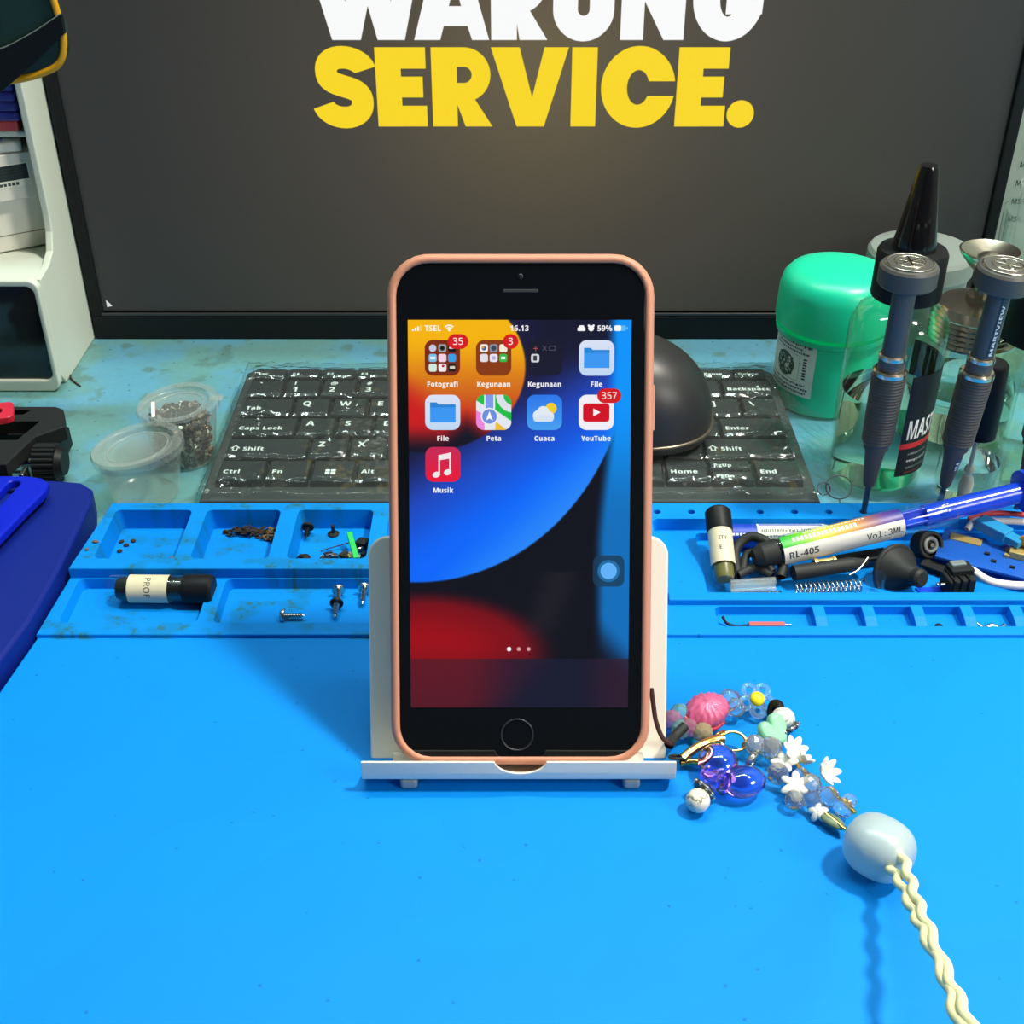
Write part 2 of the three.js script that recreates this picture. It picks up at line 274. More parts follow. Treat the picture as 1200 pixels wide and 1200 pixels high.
  M('screen', new THREE.PlaneGeometry(SX1 - SX0, SY1 - SY0).translate(0, (SY0 + SY1) / 2 - T, -2.2), new THREE.MeshStandardMaterial({ color: lin(0.012, 0.012, 0.012), roughness: 0.55, emissive: 0xffffff, emissiveMap: st, emissiveIntensity: 0.72 }), m);
  void g;
}

// ---------------------------------------------------------------- phone stand and phone (both lean back 28 degrees)
const LEAN = R(28), leanAt = [0, 8.35, -280.6];
{
  const s = thing('phone_stand', 'cream white plastic phone stand with curled front lip on blue mat', 'stand', [2, 0, -290]);
  const o = [leanAt[0], leanAt[1], leanAt[2] + 290], rot = [-LEAN, 0, 0];
  M('back_plate', extrude(roundRect(94.2, 76, 6, 0, 29.6), 3, 0.6).translate(0, 0, -14.2), K.standWhite, s, o, rot);
  // ledge and lip: one profile swept across the width, with a notch at the middle of the lip
  const prof = [[-13, -6.4], [1.5, -6.4], [3.6, -5.6], [5.2, -3.4], [6.6, 0.4], [5.2, 0.5], [3.9, -2.6], [2.6, -4.2], [1.2, -4.9], [-13, -4.9]];
  const sweep = (x0, x1, pr) => extrude(poly(pr.map(([u, v]) => [-u, v])), x1 - x0, 0.25).rotateY(PI / 2).translate(x0, 0, 0);
  const low = prof.map(([u, v]) => [u - Math.max(0, v + 3.4) * 0.35, Math.min(v, -3.2)]);
  let lip = brush(sweep(-48.2, 48.2, prof));
  lip = cut(lip, new THREE.CylinderGeometry(8.2, 8.2, 30, 30).rotateX(PI / 2).scale(1, 0.62, 1).translate(0.6, 1.4, 4)); void low;
  M('lip', toCreasedNormals(lip.geometry.index ? lip.geometry.toNonIndexed() : lip.geometry, 0.6), K.standWhite, s, o, rot);
  M('hinge_block', box(80, 4, 3.4, 0, -3.4, -11.4, 0.8), K.standWhite, s, o, rot);
  // rear prop
  M('prop_leg', box(58, 58, 2.4, 0, 0, 0, 1), K.standWhite, s, [0, 26.4, -50], [R(18), 0, 0]);
  M('base_plate', box(58, 1.4, 60, 0, 0.75, -34, 0.6), K.standWhite, s);
  for (const x of [-34, 35]) M('foot', box(5.4, 3.6, 5, x, 1.8, 12.4, 1.2), std(lin(0.35, 0.40, 0.40), 0.5), s);
}
const ui = canvas(670, 1184, (c, w, h) => {
  const im = c.createImageData(w, h);
  for (let y = 0; y < h; y++) for (let x = 0; x < w; x++) {
    let p = [9, 11, 26];
    const e = Math.hypot((x - 20) / 650, (y - 60) / 735), d = x * 0.5 + y * 0.8;
    if (e < 1.004) { let b = mix3([24, 24, 62], [30, 70, 190], sm(300, 470, d)); b = mix3(b, [4, 104, 255], sm(420, 620, d)); b = mix3(b, [44, 142, 255], sm(640, 840, d + x * 0.25) * 0.9); b = mix3(b, [16, 20, 46], sm(180, 20, y) * 0.9 * sm(330, 420, x)); p = mix3(b, p, sm(0.992, 1.004, e)); }
    const rx = sm(0, 1, (x - 590 + sm(250, 700, y) * 36) / 44), top = sm(620, 250, y);
    const right = mix3([10, 112, 190], [4, 150, 255], top);
    const cornerCut = sm(940, 1100, y + (640 - x) * 1.1);
    if (x > 520) p = mix3(p, right, rx * (1 - cornerCut * 0.9) * (e < 1 ? 0.75 + 0.25 * top : 1));
    const q = Math.hypot((x - 40) / 310, (y - 140) / 255);
    if (q < 1.02) { let b = mix3([250, 184, 8], [212, 104, 26], sm(40, 240, y)); b = mix3(b, [206, 26, 30], sm(200, 330, y + Math.max(0, 90 - x) * 0.7)); b = mix3(b, [16, 16, 36], sm(300, 400, y + Math.max(0, 70 - Math.abs(x - 175)) * 0.7)); p = mix3(b, p, sm(0.99, 1.02, q)); }
    if (y > 760) { const k = Math.hypot((x - 40) / 420, (y - 1020) / 210); p = mix3(p, mix3([158, 4, 20], [90, 8, 26], sm(0.25, 0.9, k) * 0.6 + sm(960, 1100, y) * 0.4), sm(1.02, 0.72, k)); p = mix3(p, [58, 50, 58], 0.35 * sm(0.3, 0, Math.abs((x - 430) / 300 + (y - 850) / 900)) * sm(1000, 900, y)); }
    if (y > 1030) p = mix3(p, mix3([84, 22, 40], [24, 26, 54], sm(150, 380, x) * (1 - 0.5 * sm(480, 660, x))), 0.78);
    const i = 4 * (y * w + x); im.data[i] = p[0]; im.data[i + 1] = p[1]; im.data[i + 2] = p[2]; im.data[i + 3] = 255;
  }
  c.putImageData(im, 0, 0);
  const rrct = (x, y, W, H, r, f) => { c.fillStyle = f; c.beginPath(); c.roundRect(x, y, W, H, r); c.fill(); };
  const circ = (x, y, r, f) => { c.fillStyle = f; c.beginPath(); c.arc(x, y, r, 0, 2 * PI); c.fill(); };
  const txt = (s, x, y, size, al = 'center', f = '#fff', wt = '') => { c.fillStyle = f; c.font = `${wt} ${size}px sans-serif`; c.textAlign = al; c.fillText(s, x, y); };
  // status bar
  for (let k = 0; k < 4; k++) rrct(12 + k * 8, 33 - (6 + k * 4), 5.5, 6 + k * 4, 1, k < 3 ? '#fff' : 'rgba(255,255,255,.35)');
  txt('TSEL', 50, 33, 23, 'left', '#fff', 'bold');
  c.strokeStyle = '#fff'; c.lineWidth = 4; for (const r of [18, 11]) { c.beginPath(); c.arc(124, 34, r, PI * 1.25, PI * 1.75); c.stroke(); } circ(124, 30, 4, '#fff');
  txt('16.13', 334, 33, 23, 'center', '#fff', 'bold'); txt('59%', 590, 33, 23, 'center', '#fff', 'bold');
  rrct(508, 22, 24, 11, 3, '#fff'); rrct(512, 16, 16, 9, 3, '#fff'); circ(549, 25, 9, '#fff'); circ(542, 17, 3.5, '#fff'); circ(556, 17, 3.5, '#fff');
  rrct(618, 16, 36, 17, 5, 'rgba(255,255,255,.35)'); rrct(618, 16, 21, 17, 5, '#fff'); rrct(656, 21, 3, 7, 1, 'rgba(255,255,255,.5)');
  const col = [103, 257, 410, 566], row = [113, 276, 433], A = 106, icon = (i, j, f) => { rrct(col[i] - A / 2, row[j] - A / 2, A, A, 24, f); return [col[i], row[j]]; };
  const lg = (x, y, a, b) => { const g = c.createLinearGradient(0, y - 53, 0, y + 53); g.addColorStop(0, a); g.addColorStop(1, b); return g; };
  const badge = (s, x, y, W) => { rrct(x - W / 2, y - 22, W, 44, 22, '#d8191f'); txt(s, x, y + 10, 29); };
  let [x, y] = icon(0, 0, '#7d2a12'); // folder of nine small icons
  const minis = ['#c8cfe8', '#9aa0a8', '#101010', '#7ec6ea', '#f7d7e6', '#3aa0e8', '#d6f0e2', '#f4f0f2', '#20201e'];
  minis.forEach((f, k) => { const px = x - 41 + (k % 3) * 29, py = y - 41 + Math.floor(k / 3) * 29; k === 0 ? circ(px + 12, py + 12, 11, f) : rrct(px, py, 24, 24, 6, f); });
  circ(x - 0, y - 29, 7, '#1a1a1c'); rrct(x + 20, y - 33, 16, 6, 2, '#ddd'); rrct(x - 37, y - 4, 16, 8, 2, '#e8f4fb'); circ(x + 2, y + 24, 4, '#d0203c'); rrct(x + 22, y + 24, 16, 9, 2, '#d8d2c0');
  [x, y] = icon(1, 0, '#8a3a10'); ['#f6f2ee', '#8a93a6', '#f4f0dc', '#e4e4ee', '#eceaf6', '#2fc24a'].forEach((f, k) => rrct(x - 41 + (k % 3) * 29, y - 41 + Math.floor(k / 3) * 29, 24, 24, 6, f));
  circ(x - 29, y - 29, 7, '#3a6aa0'); circ(x - 32, y - 32, 4, '#e8a020'); circ(x, y - 29, 8, '#404858'); circ(x, y, 6, '#b0aee8'); rrct(x + 22, y - 4, 13, 8, 2, '#fff');
  [x, y] = icon(2, 0, 'rgba(22,22,44,.85)'); c.fillStyle = '#c05048'; c.fillRect(x - 34, y - 29, 14, 2); c.fillRect(x - 28, y - 35, 2, 14); c.strokeStyle = '#55576a'; c.lineWidth = 2; c.strokeRect(x + 14, y - 35, 18, 12); c.beginPath(); c.moveTo(x - 6, y - 36); c.lineTo(x + 6, y - 22); c.moveTo(x + 6, y - 36); c.lineTo(x - 6, y - 22); c.stroke(); rrct(x - 41, y - 12, 25, 25, 6, '#d6dade'); rrct(x - 34, y - 7, 11, 15, 2, '#3c4044');
  const folder = (i, j) => { const [a, b] = icon(i, j, lg(0, row[j], '#dfe6fb', '#c3dcf8')); c.fillStyle = '#2a86d8'; c.beginPath(); c.moveTo(a - 38, b - 30); c.lineTo(a - 18, b - 30); c.lineTo(a - 12, b - 24); c.lineTo(a + 39, b - 24); c.lineTo(a + 39, b + 30); c.lineTo(a - 38, b + 30); c.fill(); c.fillStyle = '#3c9af6'; c.fillRect(a - 38, b - 15, 77, 45); };
  folder(3, 0); folder(0, 1);
  [x, y] = icon(1, 1, '#e8ecf4'); c.save(); c.beginPath(); c.roundRect(x - 53, y - 53, A, A, 24); c.clip(); // map icon
  c.fillStyle = '#22c048'; c.beginPath(); c.moveTo(x - 53, y - 53); c.lineTo(x - 26, y - 53); c.lineTo(x - 30, y - 22); c.lineTo(x - 53, y - 36); c.fill();
  c.beginPath(); c.moveTo(x + 4, y - 53); c.lineTo(x + 53, y - 53); c.lineTo(x + 53, y + 26); c.lineTo(x + 4, y - 8); c.fill();
  c.strokeStyle = '#dfe6ee'; c.lineWidth = 22; c.beginPath(); c.arc(x + 62, y - 54, 44, 0, 2 * PI); c.stroke();
  c.fillStyle = '#f08ae0'; c.beginPath(); c.moveTo(x - 53, y - 6); c.lineTo(x - 28, y + 8); c.lineTo(x - 28, y + 53); c.lineTo(x - 53, y + 53); c.fill();
  c.fillStyle = '#f4c430'; c.beginPath(); c.moveTo(x + 4, y + 53); c.lineTo(x + 6, y + 28); c.lineTo(x + 40, y + 53); c.fill();
  c.fillStyle = '#eef2f8'; c.fillRect(x - 29, y - 53, 33, 60); c.fillStyle = '#7f9ef0'; c.fillRect(x - 25, y - 53, 24, 60); circ(x - 13, y + 12, 26, '#eef2f8'); circ(x - 13, y + 12, 22, '#6f92e0');
  c.fillStyle = '#fff'; c.beginPath(); c.moveTo(x - 13, y - 4); c.lineTo(x - 2, y + 25); c.lineTo(x - 13, y + 18); c.lineTo(x - 24, y + 25); c.fill(); c.restore();
  [x, y] = icon(2, 1, lg(0, row[1], '#2a78f0', '#4aa4f4')); circ(x + 20, y - 12, 17, '#f6d22c'); c.fillStyle = '#e6effb'; for (const [a, b, r] of [[-18, 10, 17], [-4, 0, 19], [14, 12, 15]]) circ(x + a, y + b, r, '#e6effb'); rrct(x - 34, y + 8, 62, 20, 10, '#dbe6f6');
  [x, y] = icon(3, 1, '#f6f4fa'); rrct(x - 40, y - 27, 80, 55, 10, '#d50a24'); c.fillStyle = '#fff'; c.beginPath(); c.moveTo(x - 9, y - 12); c.lineTo(x + 13, y); c.lineTo(x - 9, y + 12); c.fill();
  [x, y] = icon(0, 2, lg(0, row[2], '#c8295a', '#f01236')); c.fillStyle = '#f4ecec'; c.beginPath(); c.moveTo(x - 14, y - 28); c.lineTo(x + 24, y - 36); c.lineTo(x + 24, y - 18); c.lineTo(x - 14, y - 12); c.fill(); c.fillRect(x - 14, y - 28, 5, 60); c.fillRect(x + 19, y - 36, 5, 60);
  c.beginPath(); c.ellipse(x - 20, y + 31, 12, 9, -0.3, 0, 2 * PI); c.ellipse(x + 14, y + 24, 12, 9, -0.3, 0, 2 * PI); c.fill();
  badge('35', 150, 64, 62); badge('3', 308, 64, 46); badge('357', 605, 226, 72);
  [['Fotografi', 0, 0], ['Kegunaan', 1, 0], ['Kegunaan', 2, 0], ['File', 3, 0], ['File', 0, 1], ['Peta', 1, 1], ['Cuaca', 2, 1], ['YouTube', 3, 1], ['Musik', 0, 2]].forEach(([s, i, j]) => txt(s, col[i], row[j] + 86, 21.5, 'center', '#fff', 'bold'));
  circ(303, 1001, 7, '#fff'); circ(333, 1001, 6.5, '#d79a9a'); circ(363, 1001, 6.5, '#d79a9a');
  rrct(559, 711, 96, 96, 22, 'rgba(20,60,92,.85)'); circ(607, 759, 34, '#1f6fa8'); circ(607, 759, 25, '#64b4ff');
});
{
  const p = thing('smartphone', 'black-faced smartphone in pink case showing its home screen', 'phone', [2.6, leanAt[1], leanAt[2]]);
  p.rotation.x = -LEAN;
  // case: a rounded tray with a raised rim
  const ringLoft = (prof) => { // closed cross-section [inset, z] carried round a rounded rectangle
    const rings = prof.map(([i, zz]) => roundRect(80.2 - 2 * i, 156.4 - 2 * i, 12.5 - i, 0, 75.7).getSpacedPoints(160).slice(0, 160).map((q) => [q.x, q.y, zz])), pos = [], idx = [], n = 160, m = prof.length;
    rings.flat().forEach((q) => pos.push(...q));
    for (let a = 0; a < m; a++) for (let b = 0; b < n; b++) { const c = (a + 1) % m, d = (b + 1) % n; idx.push(a * n + b, a * n + d, c * n + d, a * n + b, c * n + d, c * n + b); }
    const g = new THREE.BufferGeometry(); g.setAttribute('position', new THREE.Float32BufferAttribute(pos, 3)); g.setIndex(idx); g.computeVertexNormals(); return g;
  };
  const pc = M('phone_case', [ringLoft([[2.9, -1.2], [2.8, 0.2], [2.4, 0.7], [1.7, 0.85], [1.0, 0.6], [0.4, 0], [0.06, -1], [0, -3], [0, -6], [0.5, -8], [1.6, -9], [2.9, -9]]), extrude(roundRect(79.4, 155.6, 12.2, 0, 75.7), 2, 0.5, 14).translate(0, 0, -9)], K.casePink, p);
  M('side_button', [box(1.2, 14, 2.6, 40.2, 108, -4.4, 0.5)], K.casePink, pc);
  M('phone_body', extrude(roundRect(74.4, 151.4, 10.1, 0, 75.6), 6.4, 0.4, 14).translate(0, 0, -7), K.black, p);
  const glass = M('front_glass', extrude(roundRect(74.4, 151.4, 10.1, 0, 75.6), 0.6, 0.2, 14).translate(0, 0, -0.6), K.glassBlack, p);
  M('screen', new THREE.PlaneGeometry(67, 118.4).translate(-0.3, 75.1, 0.06), new THREE.MeshStandardMaterial({ color: lin(0.005, 0.005, 0.005), roughness: 0.12, emissive: 0xffffff, emissiveMap: tex(ui), emissiveIntensity: 0.73 }), p);
  M('home_button', torus(4.9, 0.28, 8, 40).translate(-1, 7.3, 0.02), std(lin(0.05, 0.05, 0.055), 0.3, 0.6), glass);
  M('earpiece', box(10.6, 1.0, 0.4, 0, 142.9, -0.12, 0.2), std(lin(0.018, 0.018, 0.02), 0.6), glass);
  M('front_camera', new THREE.SphereGeometry(0.8, 12, 8).scale(1, 1, 0.3).translate(0, 147.2, 0), std(lin(0.02, 0.022, 0.03), 0.15), glass);
}

// ---------------------------------------------------------------- keyboard under plastic film
{
  const X0 = -129, X1 = 127, Z0 = -549, Z1 = -431, u = 17.15, kx = X0 + 4.5, ktop = 8.4;
  const rows = [];
  const push = (z, d, list) => { let x = kx; for (const [w, s] of list) { rows.push([x + 0.55, x + w * u - 0.55, z, z + d, s]); x += w * u; } };
  let z = Z0 + 6;
  push(z, 9.6, 'Esc,F1,F2,F3,F4,F5,F6,F7,F8,F9,F10,F11,F12,Pause,Delete'.split(',').map((s) => [0.96, s])); z += 11.4;
  push(z, 16.4, [...'`1234567890-='].map((s) => [1, s]).concat([[1.4, 'Backspace']])); z += 18.4;
  push(z, 16.4, [[1.4, 'Tab'], ...[...'QWERTYUIOP[]\\'].map((s) => [1, s])]); z += 18.4;
  push(z, 16.4, [[1.65, 'Caps Lock'], ...[...'ASDFGHJKL;\''].map((s) => [1, s]), [1.75, 'Enter']]); z += 18.4;
  push(z, 16.4, [[2.1, 'Shift'], ...[...'ZXCVBNM,./'].map((s) => [1, s]), [2.3, 'Shift']]); z += 18.4;
  push(z, 16.4, [[1.2, 'Ctrl'], [1.1, 'Fn'], [1.1, 'win'], [1.1, 'Alt'], [4.3, ''], [1.1, 'Alt'], [1.1, 'Ctrl'], [1.1, 'Home'], [1.1, 'pg'], [1.2, 'End']]);
  const pg = rows.findIndex((r) => r[4] === 'pg'), q = rows[pg]; rows[pg] = [q[0], q[1], q[2], q[2] + 7.7, 'PgUp']; rows.push([q[0], q[1], q[2] + 8.7, q[3], 'PgDn']);
  const W = 2048, H = 944, kt = tex(canvas(W, H, (c) => {
    c.fillStyle = '#20282b'; c.fillRect(0, 0, W, H); c.fillStyle = '#e8f0f0';
    for (const [x0, x1, z0, z1, s] of rows) {
      if (!s) continue; const px = (x0 - X0 + (s.length > 1 ? 2.0 : 3.4)) * 8, py = (z0 - Z0) * 8, big = s.length === 1, hh = (z1 - z0) * 8;
      c.font = `bold ${big ? 46 : hh < 85 ? 25 : 33}px sans-serif`; c.textAlign = 'left';
      if (s === 'win') { for (const a of [0, 1]) for (const b of [0, 1]) c.fillRect(px + 30 + a * 19, py + 62 + b * 17, 16, 14); } else if (s === 'Shift') { c.fillText('⇧', px, py + hh * 0.62); c.lineWidth = 4; c.strokeStyle = '#e8f0f0'; c.beginPath(); c.moveTo(px + 14, py + 52); c.lineTo(px + 28, py + 68); c.lineTo(px + 21, py + 68); c.lineTo(px + 21, py + 84); c.lineTo(px + 7, py + 84); c.lineTo(px + 7, py + 68); c.lineTo(px, py + 68); c.closePath(); c.stroke(); c.fillText('Shift', px + 40, py + 84); } else c.fillText(s, px, py + (big ? ('1234567890'.includes(s) ? 96 : 58) : hh < 85 ? hh * 0.7 : hh * 0.66));
      if (big && '1234567890'.includes(s)) { c.font = 'bold 34px sans-serif'; c.fillText('!@#$%^&*()'['1234567890'.indexOf(s)], px + 2, py + 42); }
    }
  }));
  const k = thing('keyboard', 'compact black keyboard wrapped in crinkled clear plastic film', 'keyboard', [0, T, -490]);
  const off = [0, -T, 490];
  const km = std(0xffffff, 0.5, 0, { map: kt }), cm = std(lin(0.035, 0.042, 0.045), 0.55);
  M('case', slab([[X0 + 4, Z0], [X1 - 4, Z0], [X1, Z0 + 4], [X1, Z1], [X0, Z1], [X0, Z0 + 4]], T + 0.2, 5, 1.2), cm, k, off);
  for (const [x0, x1, z0, z1] of rows) {
    const g = new THREE.BoxGeometry(x1 - x0, 3.6, z1 - z0, 1, 2, 1), p = g.attributes.position;
    for (let i = 0; i < p.count; i++) { const yy = p.getY(i), s = yy > 1 ? 0.9 : yy > -1 ? 0.2 : 0; p.setX(i, p.getX(i) - Math.sign(p.getX(i)) * s); p.setZ(i, p.getZ(i) - Math.sign(p.getZ(i)) * s); if (yy > -1 && yy < 1) p.setY(i, 0.9); }
    g.translate((x0 + x1) / 2, ktop - 1.8, (z0 + z1) / 2); g.computeVertexNormals();
    uvBox(g, (x, y, zz) => [(x - X0) / (X1 - X0), 1 - (zz - Z0) / (Z1 - Z0)]);
    M('key', g, km, k, off);
  }
  // film: sags between the keys, crinkles, hangs over the edges and runs out to the right
  const nx = 300, nz = 150, g = new THREE.PlaneGeometry(1, 1, nx, nz).rotateX(-PI / 2), p = g.attributes.position;
  for (let i = 0; i < p.count; i++) {
    const a = p.getX(i) + 0.5, b = p.getZ(i) + 0.5, x = -134 + a * 287, zz = -554 + b * 125.2;
    let y = 9.2 + (fbm(x / 8, zz / 12, 3) - 0.5) * 2.2 + (0.5 - Math.abs(fbm(x / 7 + zz / 11 + 50, zz / 4 - x / 9, 3) - 0.5) * 2) * 2.2 * sm(0.35, 0.7, fbm(x / 24 + 7, zz / 20, 2));
    let on = 0; for (const r of rows) if (x > r[0] && x < r[1] && zz > r[2] && zz < r[3]) { on = 1; break; }
    y -= on ? 0 : 0.9; y = Math.max(y, on ? 8.6 : 7.2);
    const out = Math.max(X0 - x, x - X1, Z0 - zz, zz - Z1, 0), drop = x > X1 ? (x - X1) * 0.62 : out * 3;
    y = Math.max(y - drop, T + 0.5 + fbm(x / 6, zz / 6, 2) * 1.2);
    p.setXYZ(i, x + (fbm(x / 7 + 90, zz / 12, 2) - 0.5) * 2 * a, y, zz + (b > 0.98 ? 0 : (fbm(x / 12, zz / 7 + 60, 2) - 0.5) * 1.5));
  }
  g.computeVertexNormals();
  M('plastic_film', g, K.film, k, off);
}
{ // mouse standing on the keyboard behind the phone
  const g = new THREE.SphereGeometry(1, 48, 32), p = g.attributes.position;
  for (let i = 0; i < p.count; i++) { let [x, y, z] = [p.getX(i), p.getY(i), p.getZ(i)]; const f = (v, e) => Math.sign(v) * Math.pow(Math.abs(v), e); y = y < 0 ? Math.max(y, -0.16) * 1 : y; p.setXYZ(i, f(x, 0.85) * 52, y * 36 * (1 + 0.1 * x), f(z, 0.85) * 31); }
  g.computeVertexNormals();
  const m = thing('computer_mouse', 'black computer mouse resting on the keyboard film behind the phone', 'mouse', [36, 10.6, -487], R(-12));
  M('shell', g.translate(0, 7.4, 0), std(lin(0.022, 0.022, 0.024), 0.4), m);
  M('base', new THREE.CylinderGeometry(30, 29, 3.4, 40).scale(1.66, 1, 1).translate(0, 1.7, 0), K.blackMatte, m);
  M('seam', tube(Array.from({ length: 60 }, (_, i) => { const a = i * PI / 30, f = (v) => Math.sign(v) * Math.pow(Math.abs(v), 0.85); return [f(Math.cos(a)) * 52.2, 5.4, f(Math.sin(a)) * 31.2]; }), 0.8, 180, 8, true), std(lin(0.2, 0.17, 0.13), 0.3, 0.7), m);
}

// ---------------------------------------------------------------- left: cabinet with boxes
{
  const c = thing('organizer_cabinet', 'off-white plastic organizer cabinet with smoked drawer beside the monitor', 'cabinet', [-290, T, -640]);
  const at = [290, -T, 640];
  const side = [[-551, T + 6], [-551, 51], [-566, 52.5], [-574, 56], [-578.5, 64], [-579.5, 72], [-579.5, 214], [-700, 214], [-700, T], [-556, T]];
  const wall = (x) => extrude(poly(side.map(([z, y]) => [-z, y])), 3.6, 0.8).rotateY(PI / 2).translate(x, 0, 0);
  M('side_panel', wall(-225.6 - 0.2), K.cabinet, c, at); M('side_panel', wall(-358), K.cabinet, c, at);
  M('back_panel', box(130, 218, 3, -290, 104, -698, 0.6), K.cabinet, c, at); M('top_panel', box(136, 4, 122, -290, 212, -640, 0.8), K.cabinet, c, at);
  M('shelf', box(129, 3, 146, -290, 50, -624, 1), K.cabinet, c, at); M('shelf', box(129, 3, 112, -290, 109.5, -640, 1), K.cabinet, c, at);
  // drawer: rounded front corner, a smoked window in a pale frame
  const fr = roundRect(137, 58.4, 5, -290.5, 23.4); fr.holes.push(roundRect(132, 49, 4, -290.5, 25));
  const d = M('drawer', [extrude(fr, 5, 0.9).translate(0, 0, -550.8), box(128, 2, 130, -290, -4, -617, 0.5)], K.cabinet, c, at);
  M('drawer_window', extrude(roundRect(133, 50, 4, -290.5, 25), 1.6, 0.3).translate(0, 0, -549), K.smoked, d);
  // drawer contents
  M('drawer_liner', box(100, 1, 90, -290, -2, -600, 0.3), K.paper, d);
}
const cableCoil = thing('cable_coil', 'dark coiled cable behind the smoked drawer window', 'cable', [-262, T + 5, -575]);
M('coil', [torus(13, 2, 8, 36).rotateX(1.3).translate(0, 3, 0), torus(11, 2, 8, 36).rotateX(1.2).translate(2, 6, 2), torus(10, 1.8, 8, 36).rotateX(0.8).translate(-6, 12, -4)], K.rubber, cableCoil);
M('plug', box(9, 8, 12, 12, 8, 6, 1), K.blackMatte, cableCoil);
{
  const a = thing('white_box', 'white cardboard box with black barred label on the cabinet shelf', 'box', [-260, 77.8, -591], R(30));
  M('carton', box(60, 22, 34, 0, 11, 0, 0.6), K.whiteBox, a);
  M('label', new THREE.PlaneGeometry(44, 11).translate(2, 12, 17.15), std(0xffffff, 0.6, 0, { map: tex(canvas(256, 64, (c) => { c.fillStyle = '#e4e6d8'; c.fillRect(0, 0, 256, 64); c.fillStyle = '#14201e'; c.fillRect(40, 4, 212, 42); c.fillStyle = '#27352f'; for (let i = 0; i < 4; i++) c.fillRect(44, 12 + i * 9, 200, 2); c.fillStyle = '#3a4040'; for (let i = 0; i < 5; i++) c.fillRect(170 + i * 11, 52, 8, 8); })) }), a);
  const b = thing('white_box', 'plain off-white box lying under the barred-label box on the cabinet shelf', 'box', [-262, 52.2, -594], R(30));
  M('carton', box(62, 25.5, 34, 0, 12.8, 0, 0.6), K.whiteBox, b); M('lid_seam', box(62.4, 0.5, 34.4, 0, 8, 0, 0.1), std(lin(0.25, 0.25, 0.2), 0.8), b);
  const d = thing('paper_packet', 'pale packet with blue print lying on top of the boxes', 'packet', [-262, 100.1, -592], R(20));
  M('wrapper', box(54, 5, 30, 0, 2.6, 0, 1.5), std(lin(0.7, 0.74, 0.66), 0.5), d); M('print', box(22, 0.3, 8, 8, 5.2, 8, 0.1), std(lin(0.2, 0.3, 0.6), 0.6), d);
  const e = thing('ribbed_tool', 'tool with blue ribbed grip and red collars on the upper cabinet shelf', 'tool', [-243.5, 111.2, -590]);
  const ribs = []; for (let i = 0; i < 4; i++) ribs.push(box(32, 4.6, 16, 0, 4.6 + i * 4.5 + 2.2, 0, 1.6));
  M('collar', box(28, 5, 15, 0, 2.5, 0, 1), K.brick, e); M('grip', ribs, K.ribBlue, e); M('collar', box(25, 8, 15, -1, 26.5, 0, 1), K.brick, e);
}
{ // dark pouch hanging from the cabinet top
  const p = thing('tool_pouch', 'dark green tool pouch with yellow piping hanging off the cabinet', 'pouch', [-222.4, 143.6, -543], 0);
  const s = new THREE.Shape(); s.moveTo(-40, 0); s.bezierCurveTo(-10, -1, 14, 1, 25, 4); s.bezierCurveTo(35, 7, 37, 13, 37, 20); s.lineTo(32, 64); s.lineTo(-40, 64);
  const bag = M('bag', extrude(s, 9, 2).translate(0, 0, -6), K.pouch, p);
  M('piping', tube([[-40, 0.3, 2.6], [-12, 0.4, 2.8], [12, 2, 3], [25, 5, 3], [33, 9, 3], [36.6, 18, 3], [35.4, 36, 3], [32, 64, 3]], 1.5, 80, 10), K.pouchTrim, bag);
  M('strap', extrude(poly([[38.5, 29], [38.5, 21.5], [24, 10], [8, -1.5], [0, -6], [-40, -6], [-40, 14], [0, 12.5], [12, 15.5], [26, 22]]), 2.4, 0.6).translate(0, 0, 3), K.black, bag);
  M('seam_thread', tube([[-40, 14.4, 4.8], [0, 13, 4.8], [12, 15.8, 4.8], [26, 22.2, 4.8], [38, 29, 4.8]], 0.35, 40, 6), std(lin(0.2, 0.28, 0.25), 0.6), bag);
  M('hanger', [box(10, 14, 3, -20, 68, -3, 1)], K.black, p);
}
